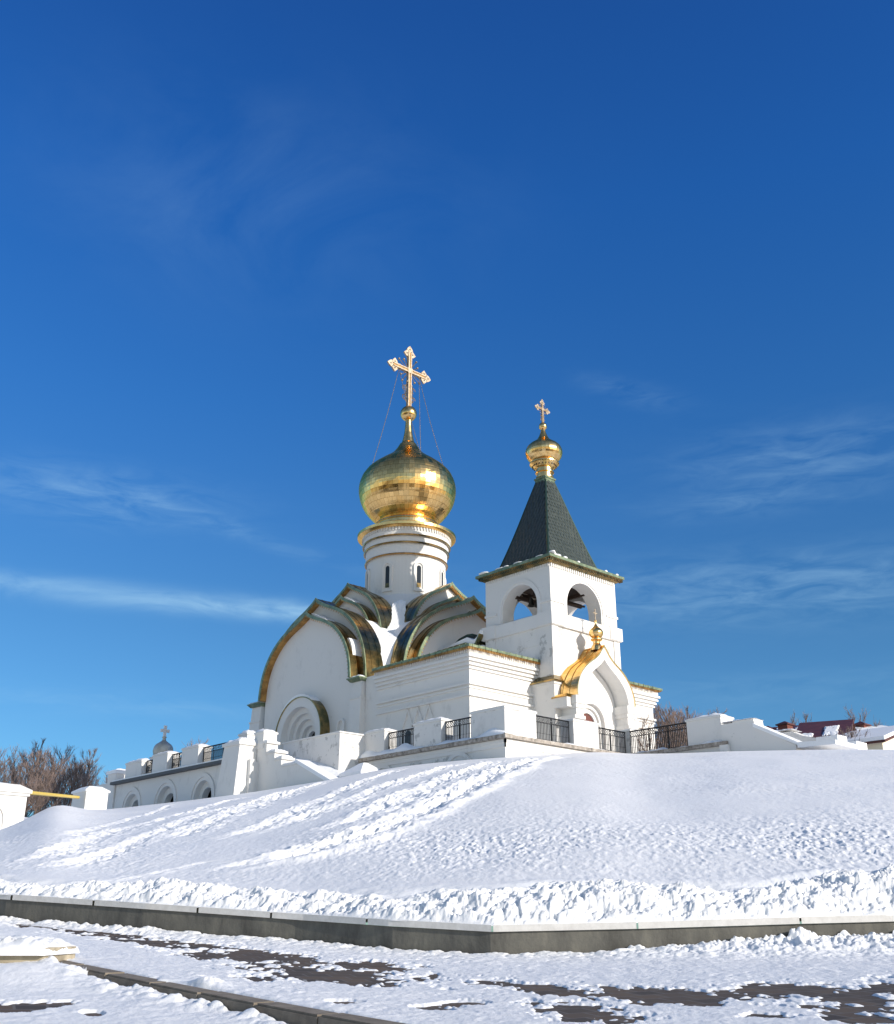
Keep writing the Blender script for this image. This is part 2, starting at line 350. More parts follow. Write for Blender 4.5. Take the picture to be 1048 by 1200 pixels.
def slopeZ(S, D, q, fine=True):
    z, t = base_slope(q, D); a = D-dW(q)
    z = z+.14*fbm(S/9, D/9, 3, 3)*np.clip(a/6, 0, 1)*np.clip((1.02-t)*9, 0, 1)+.05*fbm(S/3.4, D/6., 3, 61)*np.clip(a/3, 0, 1)*np.clip((1.0-t)*5, 0, 1)
    # snow bank thrown up along the wall
    n1 = fbm(S/1.6, S*0+3, 3, 21); wb = .95+.5*n1; f = np.clip(a/(.60+.35*fbm(S/.5, D/.5, 3, 8)), 0, 1)
    top = .05+.12*n1+.07*fbm(S/.6, D/.5, 3, 9)
    back = np.clip((a-wb)/.8, 0, 1)
    z = z-(1-f**.75)*hb(q)+top*f*(1-back)-.07*np.exp(-((a-wb-.25)/.20)**2)*(1+.9*n1)
    edge = np.exp(-np.clip(a-wb*.8, 0, 9)/.22)*np.clip(a/.12, 0, 1)
    z = z+edge*(.075*(np.clip(facets(S/.30+.5*vn(S/.2, D/.2, 3), D/.24, 2), 0, 1)-.4)*np.clip(.6+.9*fbm(S/1.1, D/1, 2, 13), 0, 1.3)+.05*(lumps(S/.24, D/.17, 24, .9)-.3)*np.clip(.8+fbm(S/.8, D/.8, 2, 92), .2, 1.6)+.035*(np.clip(facets(S/.11, D/.085, 22), 0, 1)-.4)+.02*fbm(S/.045, D/.04, 2, 23)+.05*(lumps(S/.15, D/.08, 4, .9)-.3)+.035*fbm(S/.09, D/.05, 3, 6)+.10*fbm(S/.55, D/.24, 4, 66))
    if fine:
        far = np.clip((1.0-t)*12, 0, 1)
        u, v = pix(*wx(S, D), z)
        crust = np.exp(-((v-985-8*fbm(S/5, D/5, 2, 77))/26)**2)*np.clip((u-250)/200, .25, 1)+.35*np.exp(-((v-1015)/25)**2)
        z = z+far*np.clip(a/2, 0, 1)*np.clip(.75+.9*fbm(S/2.6, D/3.5, 3, 57), .15, 1.3)*(crust*(.040*np.clip(fbm(S/.10+fbm(S/.4, D/.4, 2, 3), D/.16, 3, 15)+.05, 0, 1)+.014*(lumps(S/.12, D/.2, 16, .7)-.2))+.006*fbm(S/.3, D/.5, 3, 5)+.02*crust*fbm(S/1.1, D/1.6, 2, 50)+.008*fbm(S/.09, D/.2, 2, 18))
        z = z+trackfield(S, D)*np.clip(a/2, 0, 1)*np.clip(far, .3, 1)
    return z
tt = np.concatenate([np.linspace(0, .045, 110)[:-1], .045+.955*np.linspace(0, 1, 620)**1.15])
Q = qcols(1250)[None, :]
rows = [dW(Q)+(dC(Q)-dW(Q))*t for t in tt]
for e in (1, 2.5, 5, 10, 20, 32, 60, 120, 300, 900, 2500): rows.append(dC(Q)+e)
Dm = np.concatenate(rows, 0); Qm = np.repeat(Q, Dm.shape[0], 0); Sm = Dm*Qm
Zm = slopeZ(Sm, Dm, Qm); Xm, Ym = wx(Sm, Dm)
gridmesh('snow_slope', Xm, Ym, Zm, M['snow'], kind='structure')
# ------------------------------------------------------------------ plaza
def zg(s, d):
    l = np.clip(-s, 0, None); r = np.clip(s, 0, None)
    return -1.24+.046*d+.05*l*l/(l+1.)+.018*r*r/(r+1.)
K0 = sd(atd(60, 1117, 14.6)); K1 = sd(atd(450, 1199, 9.75))
K0 = (K0[0], K0[1]); K1 = (K1[0], K1[1]); kv = (K1[0]-K0[0], K1[1]-K0[1]); kl = hypot(*kv); kv = (kv[0]/kl, kv[1]/kl)
KE = (K0[0]+kv[0]*18, K0[1]+kv[1]*18); KS = (K0[0]-kv[0]*.3, K0[1]-kv[1]*.3)
def kside(S, D): return (S-K0[0])*kv[1]-(D-K0[1])*kv[0]      # >0 lower pavement side
def plazaZ(S, D):
    k = kside(S, D); return zg(S, D)-.13*np.clip((k-.10)/.04, 0, 1)
PATCH = [(95, 1090, 72, 4.5, .15), (40, 1083, 45, 3.5, .1), (315, 1123, 105, 6, .11), (420, 1132, 55, 4.5, .05), (395, 1143, 85, 7, .06), (300, 1147, 42, 3.5, 0), (180, 1106, 16, 1.6, 0.05),
         (640, 1161, 70, 4, .1), (700, 1191, 62, 7, .12), (760, 1168, 75, 6, .05), (825, 1172, 40, 5, 0), (940, 1163, 60, 5, .05), (990, 1173, 95, 10, 0), (1040, 1162, 50, 6, 0), (1000, 1195, 40, 4, 0), (410, 1177, 16, 2, 0), (505, 1183, 22, 2, 0), (550, 1178, 20, 1.5, 0), (905, 1193, 40, 3, 0),
         (5, 1164, 32, 2.6, -.05), (55, 1164, 28, 2, -.1), (110, 1172, 9, 1.5, 0)]
def thick(S, D, q):
    Z = zg(S, D); u, v = pix(*wx(S, D), Z); n = fbm(S/.7, D/1.1, 4, 71); n2 = fbm(S/.16, D/.2, 2, 81)
    m = np.full(S.shape, -9.)
    for x, y, a, b, sl in PATCH:
        e = 1-np.sqrt(((u-x)/(a*1.15))**2+((v-y-sl*(u-x))/(b*1.6))**2); m = np.maximum(m, e)
    m = np.clip(m-.02+.85*n+.6*n2+.35*fbm(S/.07, D/.16, 2, 83), -1, .35)
    T = .022+.010*fbm(S/1.8, D/1.8, 3, 91)+.006*n2+.008*lumps(S/.11, D/.14, 14, .7)*np.clip(2.2*fbm(S/.9, D/.9, 3, 15), 0, 1)+.004*fbm(S/.05, D/.06, 2, 16)-.075*np.clip(m+.22, 0, .6)
    T = T+.016*np.clip(fbm(S/.5, D/.35, 4, 19), 0, 1)
    a = dW(q)-D   # distance in front of the wall
    r1 = .5+.5*fbm(S/1.3, S*0, 3, 55); amp = .02+.06*r1+.24*np.clip((q-.13)/.12, 0, 1)*(.4+.8*r1)+.05*np.clip((-.1-q)/.2, 0, 1)*r1
    pl = np.exp(-(np.clip(a, 0, 9)/(.35+.35*r1+.35*np.clip((q-.1)/.15, 0, 1)))**2)
    T = T+amp*pl*(.62+.30*lumps(S/.3+.5*vn(S/.2, D/.2, 5), D/.24, 61, .9)+.2*fbm(S/.07, D/.07, 2, 67)+.25*lumps(S/.2, D/.16, 65, .9)+.12*lumps(S/.09, D/.08, 62, .9)+.25*fbm(S/.2, D/.2, 4, 63)-.1)+.03*np.exp(-a/.9)*lumps(S/.16, D/.16, 64)
    k = kside(S, D); low = k > .12
    T = np.where(low, T+np.exp(-((k-.12)/.30)**2)*(.06+.10*fbm(S/.4, D/.4, 4, 31))*(1+.8*(lumps(S/.13, D/.13, 7, .9)-.3))*np.clip((D-8.5)/3, .15, 1), T)
    # clean kerb top with a few snow lumps
    kt = np.exp(-((k)/.14)**4); T = T-kt*.13*np.clip((fbm(S/.6, D/.6, 3, 101)+.5)*4, 0, 1)
    # heap beside the slab
    sx, dx = sd(atd(40, 1122, 13.8))[:2]; T = T+low*.15*np.exp(-(((S-sx)/1.0)**2+((D-dx)/.75)**2))
    sx, dx = sd(atd(243, 1152, 12.2))[:2]; T = T+.09*np.exp(-(((S-sx)/.2)**2+((D-dx)/.2)**2))*(.6+.6*fbm(S/.12, D/.12, 3, 44))
    return T
Qp = qcols(1150)[None, :]; tr = np.concatenate([np.array([-9, -5, -2, 0, .2, .35]), np.linspace(.42, 1.0, 520)]) 
def plazaD(Q, t):
    return np.where(t < .42, 6.6*(t/.42), 6.6+(dW(Q)-6.6)*((t-.42)/.58)**1.0)
Dp = np.concatenate([plazaD(Qp, t) for t in tr], 0); Qm = np.repeat(Qp, Dp.shape[0], 0)
Sp = np.where(Dp > 0, Qm*np.maximum(Dp, 6.6), Qm*6.6)
Zp = plazaZ(Sp, Dp); X, Y = wx(Sp, Dp)
gridmesh('snow_layer', X, Y, Zp+thick(Sp, Dp, Sp/np.maximum(Dp, 1)), M['snow'], kind='structure')
gridmesh('pavement', X[::2, ::2], Y[::2, ::2], Zp[::2, ::2], M['paver'], kind='structure')
# ------------------------------------------------------------------ retaining wall with cap stones
wall = thing('retaining_wall', 'low dark concrete retaining wall capped with pale stone below the snowy slope', 'wall', (*wx(WP[6][0], WP[6][1]), float(WP[6][2])-.5))
def wallpt(q, off=0., dz=0.):
    d = float(dW(q))+off; return Vector((*wx(q*d, d), float(zW(q))+dz))
bm = B(); qs = np.linspace(qW[0], qW[-1], 120)
pr_ = None
for a, b in zip(qs, qs[1:]):
    P = [wallpt(a, .04, -1.0), wallpt(b, .04, -1.0), wallpt(b, .5, -1.0), wallpt(a, .5, -1.0), wallpt(a, .04, -.085), wallpt(b, .04, -.085), wallpt(b, .5, -.085), wallpt(a, .5, -.085)]
    hexa(bm, P)
bmesh.ops.remove_doubles(bm, verts=bm.verts, dist=.001)
obj('concrete_face', bm, M['concrete'], wall)
jts = [-300, -190, -100, 14, 110, 232, 318, 430, 577, 747, 938, 1130, 1330]
jq = [float(np.interp(u, [w[0] for w in WALL], qW)) for u in jts]
for a, b in zip(jq, jq[1:]):
    bm = B(); n = 6
    for k in range(n):
        q0 = a+.0009+(b-a-.0018)*k/n; q1 = a+.0009+(b-a-.0018)*(k+1)/n
        hexa(bm, [wallpt(q0, 0, -.083), wallpt(q1, 0, -.083), wallpt(q1, .45, -.083), wallpt(q0, .45, -.083), wallpt(q0, 0, .012), wallpt(q1, 0, .012), wallpt(q1, .45, .012), wallpt(q0, .45, .012)])
    bmesh.ops.remove_doubles(bm, verts=bm.verts, dist=.0008)
    obj('cap_stone', bm, M['cap'], wall)
# kerb
kerb = thing('kerb', 'brown concrete kerb edging the lower pavement at bottom left', 'kerb', (*wx(*K0), float(zg(*K0))-.3))
L_ = 18.3; n = 20; kr = random.Random(8)
for k in range(n):
    a = L_*k/n+.006; b = L_*(k+1)/n-.006; bm = B(); pts = []; jo, jz = kr.uniform(-.012, .012), kr.uniform(-.008, .008)
    for zz in (0, 1):
        for (tt_, ofs) in ((a, -.14), (b, -.14), (b, .14), (a, .14)):
            s_ = KS[0]+kv[0]*tt_+kv[1]*(ofs+jo); d_ = KS[1]+kv[1]*tt_-kv[0]*(ofs+jo)
            pts.append((*wx(s_, d_), float(zg(s_, d_))+(.02+jz if zz else -.3)))
    hexa(bm, pts); bmesh.ops.bevel(bm, geom=[e for e in bm.edges if min(v.co.z for v in e.verts) > max(p[2] for p in pts[:4])], offset=.02, segments=2, affect='EDGES')
    obj('kerb_stone', bm, M['kerb'], kerb)
# stone slab with snow on it
sl = thing('stone_slab', 'beige stone slab under a thick snow cushion at the left edge of the plaza', 'slab', tuple(atd(20, 1120, 14.2)))
A_ = sd(atd(56, 1113, 14.0)); bm = B()
def slabbox(bm, s0, s1, d0, d1, z0, z1):
    hexa(bm, [(*wx(a, b), z) for z in (z0, z1) for a, b in ((s0, d0), (s1, d0), (s1, d1), (s0, d1))])
zs_ = A_[2]
slabbox(bm, A_[0]-3.2, A_[0], A_[1]-.1, A_[1]+1.0, zs_-.35, zs_+.02)
obj('slab_block', bm, M['slab'], sl)
def snowgrid(s0, s1, d0, d1, zfun, n1, n2):
    bm = B(); g = []
    for i in range(n1+1):
        g.append([bm.verts.new((*wx(s0+(s1-s0)*i/n1, d0+(d1-d0)*j/n2), 0)) for j in range(n2+1)])
    a = np.linspace(0, 1, n1+1)[:, None]*np.ones((1, n2+1)); b = np.linspace(0, 1, n2+1)[None]*np.ones((n1+1, 1)); Z = zfun(a, b)
    for i in range(n1+1):
        for j in range(n2+1): g[i][j].co.z = Z[i, j]
    for i in range(n1):
        for j in range(n2): bm.faces.new((g[i][j], g[i+1][j], g[i+1][j+1], g[i][j+1]))
    return bm
def zf(a, b):
    e = np.clip(np.minimum((1-a)*12, np.minimum(b*7, (1-b)*6)), 0, 1)**.5
    return zs_+.03*e*2+e*(.09+.12*fbm(a*6, b*3, 4, 5)+.04*(lumps(a*24, b*9, 3, .9)-.2)+.03*fbm(a*40, b*14, 3, 8)+.09*(facets(a*22, b*8, 9)-.4)*np.clip(.3+fbm(a*5, b*2, 2, 6), 0, 1)-.10*np.clip(a-.55, 0, 1))+(1-e)*-.06
obj('snow_cover', snowgrid(A_[0]-3.3, A_[0]+.03, A_[1]-.18, A_[1]+1.1, zf, 110, 44), M['snow'], sl, smooth=True)
# ------------------------------------------------------------------ CHURCH
XC, YC = 50.4, 59.1
FR = {'W': lambda a, b, d: (d, YC+a, b), 'E': lambda a, b, d: (2*XC-d, YC-a, b), 'S': lambda a, b, d: (XC+a, d, b), 'N': lambda a, b, d: (XC-a, 2*YC-d, b)}
AXB, AZB = 47.1, 17.15
church = thing('church', 'white church with large onion dome on a drum and tiered keel arched gables', 'church', (50.4, 57, 9.0))
KP = [(1, 0), (.985, .14), (.95, .29), (.885, .43), (.79, .56), (.66, .68), (.51, .775), (.36, .84), (.22, .89), (.105, .94), (.045, .972), (0, 1.005)]
def ogee(half, zf_, zp, ins=0., n=3):
    r = crv(KP, n); r = [(a*half, zf_+b*(zp-zf_)) for a, b in r]
    if ins:
        o = []
        for i, p in enumerate(r):
            q0 = r[max(i-1, 0)]; q1 = r[min(i+1, len(r)-1)]; tx, tz = q1[0]-q0[0], q1[1]-q0[1]; l = hypot(tx, tz)
            nx, nz = -tz/l, tx/l    # inward (towards axis / down)
            if i == len(r)-1: o.append((0, p[1]-ins*1.35))
            else: o.append((max(.001, p[0]-abs(nx)*ins if tz > 0 else p[0]), p[1]-abs(nz)*ins*(1 if i > 1 else 0)))
        r = o
    return r+[(-a, b) for a, b in r[::-1][1:]]
def shell(bm, prof, prof2, fr, d0, d1, jit=0):
    n = len(prof); V = []
    for d in (d0, d1): V.append(([bm.verts.new(fr(a, b, d)) for a, b in prof], [bm.verts.new(fr(a, b, d)) for a, b in prof2]))
    (a0, b0), (a1, b1) = V
    for i in range(n-1):
        bm.faces.new((a0[i], a0[i+1], a1[i+1], a1[i])); bm.faces.new((b0[i], b1[i], b1[i+1], b0[i+1]))
        bm.faces.new((a0[i], b0[i], b0[i+1], a0[i+1])); bm.faces.new((a1[i], a1[i+1], b1[i+1], b1[i]))
    for k in (0, n-1): bm.faces.new((a0[k], a1[k], b1[k], b0[k]))
def karch(side, pl, half, zf_, zp, dep, wallz=None, over=.35, band=.17, holes=None, label=None):
    fr = FR[side]; out = ogee(half, zf_, zp); i1 = ogee(half, zf_, zp, .10); ib = ogee(half, zf_, zp, band); iw = ogee(half, zf_, zp, .104)
    bm = B(); shell(bm, out, i1, fr, pl+.05, pl+dep)
    # standing seams
    st = ogee(half+.025, zf_, zp+.03)
    k = pl+.55
    while k < pl+dep-.1: shell(bm, st, out, fr, k, k+.03); k += .62
    roof = obj('arched_roof', bm, M['goldroof'], church)
    bm = B(); shell(bm, ogee(half+.04, zf_, zp+.05), ib, fr, pl-.02, pl+.05)
    obj('roof_edge', bm, M['patina'], roof)
    bm = B()
    for i in range(0, len(ib)-1):
        a, b = Vector(ib[i]), Vector(ib[i+1]); l = (b-a).length; nn = max(1, int(l/.17))
        for j in range(nn):
            c = a+(b-a)*((j+.5)/nn); t = (b-a)/l; nrm = Vector((-t.y, t.x))
            if nrm.dot(Vector((0, zf_))-c) < 0: nrm = -nrm
            w = .045; q = [c-t*w, c+t*w, c+nrm*.13]
            v0 = [bm.verts.new(fr(p.x, p.y, pl+.0)) for p in q]; v1 = [bm.verts.new(fr(p.x, p.y, pl+.03)) for p in q]
            bm.faces.new(v0); bm.faces.new(v1[::-1])
            for e in range(3): bm.faces.new((v0[e], v1[e], v1[(e+1) % 3], v0[(e+1) % 3]))
    shell(bm, ogee(half, zf_, zp, .102), ogee(half, zf_, zp, .16), fr, pl+.052, pl+over-.003)
    obj('soffit', bm, M['soffit'], roof)
    bm = B(); poly = [p for p in iw]
    if wallz is not None: poly = [(iw[0][0], wallz)]+poly+[(iw[-1][0], wallz)]
    plate(bm, poly, holes or [], fr, pl+over, pl+over+.4)
    obj('gable_wall', bm, M['plaster'], church, label=label)
    return roof
def snowbarrel(side, d0, d1, half, zf_, zp):
    bm = B(); shell(bm, ogee(half, zf_, zp), ogee(half, zf_, zp, .12), FR[side], d0, d1); obj('snow_cover', bm, M['snowcap'], church)
PORT = [archpts(0, 2.15, 11.85, 9.02, 28)]
for side in ('W', 'E'):
    karch(side, 41.15, 5.35, 15.05, 20.55, 1.5, 9.0, over=.55, holes=PORT if side == 'W' else None)
    karch(side, 41.95, 5.98, 15.1, 21.7, 1.6, None, over=.5); snowbarrel(side, 43.5, 48, 5.8, 15.1, 21.5)
    karch(side, 44.15, 3.65, 18.1, 22.35, .95, None, over=.42, band=.14)
    karch(side, 44.75, 4.1, 18.1, 23.45, 1.7, None, over=.42, band=.14)
for side in ('S', 'N'):
    karch(side, 50.85, 6.1, 15.05, 20.9, 1.3, 12.0, over=.65)
    karch(side, 51.6, 6.6, 15.1, 21.95, 1.65, None, over=.55); snowbarrel(side, 53.2, 57.5, 6.4, 15.1, 21.75)
    karch(side, 53.25, 3.6, 18.2, 22.4, .95, None, over=.42, band=.14)
    karch(side, 53.85, 4.05, 18.2, 23.5, 1.8, None, over=.42, band=.14)
# inner block that carries the drum (the core of the cross)
bm = B(); fru(bm, (43.0, 57.8, 52.6, 65.6), 9.0, (43.0, 57.8, 52.6, 65.6), 15.0); fru(bm, (45.8, 55.0, 55.0, 63.2), 15.0, (46.9, 53.9, 55.8, 62.4), 21.6)
obj('core_wall', bm, M['plaster'], church)
# side buttresses of the west front
def buttress(y0, y1):
    bm = B()
    fru(bm, (41.25, 41.9, y0-.08, y1+.08), 9.0, (41.42, 41.9, y0, y1), 13.62)
    fru(bm, (41.36, 41.9, y0-.03, y1+.03), 13.62, (41.36, 41.9, y0-.03, y1+.03), 13.72)
    fru(bm, (41.46, 41.9, y0+.03, y1-.03), 13.72, (41.52, 41.9, y0+.05, y1-.05), 14.75)
    b = obj('buttress', bm, M['plaster'], church)
    bm = B(); fru(bm, (41.4, 42.1, y0-.02, y1+.02), 14.76, (41.2, 42.1, y0-.1, y1+.1), 14.92); bx(bm, 41.15, 42.1, y0-.12, y1+.12, 14.92, 15.0)
    obj('buttress_cap', bm, M['patina'], b)
    bm = B(); heap(bm, 41.2, 41.75, y0-.1, y1+.1, 15.0, .16, 10, 3); obj('snow_cover', bm, M['snowcap'], b, smooth=True)
buttress(52.9, 54.0); buttress(64.55, 65.8)
bm = B(); bx(bm, 41.80, 42.9, 51.75, 52.88, 9.0, 14.98); 
obj('corner_wall', bm, M['plaster'], church)
# round portal on the west front
bm = B(); fr = FR['W']
ro, c0 = 2.62, 11.85
plate(bm, archpts(0, ro, c0, 9.0, 36), [archpts(0, 2.0, c0, 9.05, 30)], fr, 41.0, 41.7)
for k, (r1, r2) in enumerate(((2.14, 1.6), (1.75, 1.25), (1.4, .85), (.95, .5))):
    plate(bm, archpts(0, r1, c0, 9.03+.01*k, 30), [archpts(0, r2, c0, 9.08+.01*k, 26)], fr, 41.22+.27*k+.2, 41.22+.27*(k+1)+.198)
portal = obj('portal', bm, M['plaster'], church)
bm = B(); plate(bm, archpts(0, .6, c0, 9.1, 20), [], fr, 42.55, 42.6); obj('door', bm, M['dark'], portal)
bm = B(); pr1 = archpts(0, ro+.06, c0, 9.6, 40); pr2 = archpts(0, ro+.003, c0, 9.6, 40); shell(bm, pr1, pr2, fr, 40.93, 41.76)
obj('portal_roof', bm, M['goldroof'], portal)
bm = B(); pts = [p for p in archpts(0, ro+.06, c0, 9.6, 40)[8:-14]]
o1 = [(a*(1+.075*sin(pi*min(1, i/(len(pts)-1)))), b+.20*sin(pi*i/(len(pts)-1))**.6) for i, (a, b) in enumerate(pts)]
shell(bm, o1, pts, fr, 41.0, 41.7); obj('snow_cover', bm, M['snowcap'], portal)
# small niches right of the portal
bm = B(); plate(bm, archpts(-3.95, .42, 12.2, 11.2, 14), [archpts(-3.95, .28, 12.2, 11.22, 12)], fr, 41.55, 41.698); obj('niche_frame', bm, M['plaster'], church)
# narthex ---------------------------------------------------------
NX0, NX1, NY0, NY1 = 41.75, 59.25, 43.18, 51.7
bm = B(); bx(bm, NX0, NX1, NY0, NY1, 9.0, 15.0); nar = obj('narthex_wall', bm, M['plaster'], church)
bm = B()
def ring(bm, z0, z1, p):
    bx(bm, NX0-p, NX0, NY0-p, NY1-.1, z0, z1); bx(bm, NX0, NX1+p, NY0-p, NY0, z0, z1); bx(bm, NX1, NX1+p, NY0, NY1-.1, z0, z1)
for z0, z1, p in ((14.56, 14.70, .40), (14.34, 14.46, .30), (14.12, 14.24, .20), (13.92, 14.02, .11), (13.00, 13.14, .14), (12.80, 12.90, .07), (12.34, 12.46, .15)): ring(bm, z0, z1, p)
for z0, z1, p in ((14.70, 14.98, .33), (14.46, 14.56, .28), (14.24, 14.34, .18), (14.02, 14.12, .09)): ring(bm, z0, z1, p-.03)
for k in range(52): y = 43.0+k*.165; bx(bm, NX0-.36, NX0-.30, y, y+.07, 14.80, 14.99)
for k in range(106): x = 41.5+k*.165; bx(bm, x, x+.07, NY0-.36, NY0-.30, 14.80, 14.99)
obj('cornice', bm, M['plaster'], nar)
bm = B(); e = .52
def skirt(bm, x0, x1, y0, y1, z0, z1, p0, p1): fru(bm, (x0-p0, x1+p0, y0-p0, y1), z0, (x0-p1, x1+p1, y0-p1, y1), z1)
skirt(bm, NX0, NX1, NY0, NY1-.15, 14.985, 15.08, .40, e)
for k in range(70): bx(bm, NX0-e, NX0-e+.05, 42.7+k*.13, 42.76+k*.13, 14.93, 15.078)
for k in range(140): bx(bm, 41.3+k*.13, 41.36+k*.13, NY0-e, NY0-e+.05, 14.93, 15.078)
obj('soffit', bm, M['soffit'], nar)
bm = B(); bx(bm, NX0-e-.02, NX1+e+.02, NY0-e-.02, NY1-.14, 15.082, 15.23)
for k in range(0, 17): bx(bm, NX0-e-.05, NX0-e-.02, 42.9+k*.52, 42.94+k*.52, 15.075, 15.27)
for k in range(0, 34): bx(bm, 41.5+k*.52, 41.54+k*.52, NY0-e-.05, NY0-e-.02, 15.075, 15.27)
obj('roof_edge', bm, M['patina'], nar)
bm = B(); fru(bm, (NX0-.2, NX1+.2, NY0-.2, NY1-.2), 15.262, (NX0+3.0, NX1-3, NY0+2.2, NY1-.2), 15.75); obj('roof_snow', bm, M['snowcap'], nar)
# triangular relief hoods on the west wall of the narthex
bm = B()
for yc_ in (46.65, 47.6, 48.55):
    for s_ in (-1, 1):
        hexa(bm, [(NX0-.09, yc_, 12.15), (NX0, yc_, 12.15), (NX0, yc_+s_*.5, 11.05), (NX0-.09, yc_+s_*.5, 11.05), (NX0-.09, yc_, 12.33), (NX0, yc_, 12.33), (NX0, yc_+s_*.62, 11.0), (NX0-.09, yc_+s_*.62, 11.0)])
obj('window_hood', bm, M['plaster'], nar)
FN = lambda a, b, d: (NX0-d, a, b)
for yc_ in (46.65, 48.55):
    bm = B(); plate(bm, archpts(yc_, .26, 10.75, 9.9, 10), [], FN, .0, .02); obj('window', bm, M['glass'], nar)
# arched window hood mould on the south wall (left of the tower)
bm = B(); FS = lambda a, b, d: (a, NY0-d, b)
plate(bm, archpts(44.4, .62, 11.6, 11.2, 16), [archpts(44.4, .48, 11.6, 11.22, 14)], FS, 0, .07); obj('window_hood', bm, M['plaster'], nar)
bm = B(); plate(bm, archpts(44.4, .40, 11.5, 10.0, 12), [], FS, 0, .015); obj('window', bm, M['glass'], nar)
# snow valley on the corner
def valley(sx, sy):
    bm = B(); rnd = random.Random(5)
    P = lambda x, y, z: Vector((XC+sx*(XC-x), YC+sy*(YC-y), z))
    lft = [P(43.4, 53.15, 15.3), P(43.4, 53.4, 16.9), P(43.55, 53.95, 18.1), P(45.0, 55.05, 18.9), P(45.9, 55.6, 20.4), P(46.6, 56.1, 21.6), P(47.4, 56.6, 22.1)]
    rgt = [P(44.0, 52.95, 15.3), P(44.2, 52.95, 16.9), P(44.9, 53.0, 18.1), P(46.3, 54.2, 18.9), P(46.9, 54.9, 20.4), P(47.3, 55.5, 21.6), P(47.9, 56.1, 22.1)]
    n = 9; m_ = 8; g = []
    for i in range(len(lft)-1):
        for k in range(m_ + (i == len(lft)-2)):
            t = k/m_; a = lft[i].lerp(lft[i+1], t); b = rgt[i].lerp(rgt[i+1], t)
            g.append([bm.verts.new(a.lerp(b, j/n)+Vector((0, 0, .1*sin(pi*j/n)+rnd.uniform(-.05, .05)))) for j in range(n+1)])
    for r0, r1 in zip(g, g[1:]):
        for j in range(n): bm.faces.new((r0[j], r0[j+1], r1[j+1], r1[j]))
    # apron at the eave
    c = [P(41.85, 51.55, 15.3)]; v0 = bm.verts.new(c[0])
    for j in range(n): bm.faces.new((v0, g[0][j], g[0][j+1]))
    obj('snow_cover', bm, M['snowcap'], church, smooth=False)
valley(-1, -1); valley(1, -1)
# snow lying on the lower arch roofs
def archsnow(side, pl, half, zf_, zp, i0, i1, d0, d1, h):
    o = ogee(half, zf_, zp); seg = o[i0:i1]; n = len(seg)-1
    up = [(a, b+h*(sin(pi*k/n)**.5 if 0 < k < n else 0)) for k, (a, b) in enumerate(seg)]
    bm = B(); shell(bm, up, seg, FR[side], d0, d1); obj('snow_cover', bm, M['snowcap'], church)
archsnow('W', 41.35, 5.35, 15.05, 20.55, 34, 46, 41.6, 42.35, .16)
archsnow('W', 44.15, 3.65, 18.1, 22.35, 34, 46, 44.4, 45.0, .14)
archsnow('S', 51.15, 6.1, 15.05, 20.9, 10, 18, 51.4, 52.0, .12)
archsnow('W', 41.35, 5.35, 15.05, 20.55, 55, 61, 41.55, 42.35, .3)
# attic block between the narthex roof and the tower, with a gilt eave
bm = B(); bx(bm, AXB, 53.2, 47.45, 51.4, 15.3, AZB-.1); att = obj('attic_wall', bm, M['plaster'], church)
ev = [(51.6, AZB), (50.6, AZB+.02), (49.6, AZB+.05), (48.7, AZB+.08), (48.1, AZB-.25), (47.8, AZB-.1), (47.45, AZB+.45)]
fa = lambda a, b, d: (d, a, b)
bm = B(); shell(bm, [(a, b+.16) for a, b in ev], ev, fa, AXB-.35, AXB+.6); obj('attic_eave', bm, M['goldroof'], att)
bm = B(); shell(bm, [(a, b+.12+.45*sin(pi*k/8)) for k, (a, b) in enumerate([(51.35, AZB+.1)]+ev[1:])], [(a, b+.162) for a, b in [(51.35, AZB)]+ev[1:]], fa, AXB-.2, AXB+1.2); obj('snow_cover', bm, M['snowcap'], att)
bm = B(); shell(bm, [(50.9, AZB+.35), (50.0, AZB+.85), (49.2, AZB+1.0), (48.7, AZB+.95)], [(50.9, AZB+.22), (50.0, AZB+.72), (49.2, AZB+.87), (48.7, AZB+.82)], fa, AXB+.3, AXB+1.6); obj('attic_hood', bm, M['darkroof'], att)
# drum ---------------------------------------------------------------
bm = B()
lathe(bm, XC, YC, [(4.6, 21.2), (4.2, 21.9), (3.35, 22.75), (3.18, 22.85), (3.16, 23.0), (3.06, 23.02), (3.06, 26.0), (3.16, 26.02), (3.19, 26.9), (3.27, 26.95), (3.3, 27.45), (3.38, 27.5), (3.42, 28.1), (3.5, 28.2), (2.2, 28.25)], 72)
drum = obj('drum', bm, M['plaster'], church, smooth=False)
for r, z in ((3.20, 26.04), (3.31, 26.93), (3.42, 27.48)):
    bm = B(); lathe(bm, XC, YC, [(r-.06, z-.06), (r+.03, z-.075), (r+.06, z), (r+.03, z+.06), (r-.06, z+.06)], 72); obj('gold_band', bm, M['soffit'] if r < 3.25 else M['goldroof'], drum, smooth=False)
bm = B(); lathe(bm, XC, YC, [(3.43, 28.08), (3.80, 28.22), (3.86, 28.22), (3.88, 28.42), (3.84, 28.44), (2.9, 28.85), (2.45, 28.98), (2.45, 29.25), (2.52, 29.32), (2.5, 29.42), (2.3, 29.5), (2.15, 29.62), (2.1, 29.7)], 72, .0)
obj('gold_cornice', bm, M['gold'], drum)
bm = B()
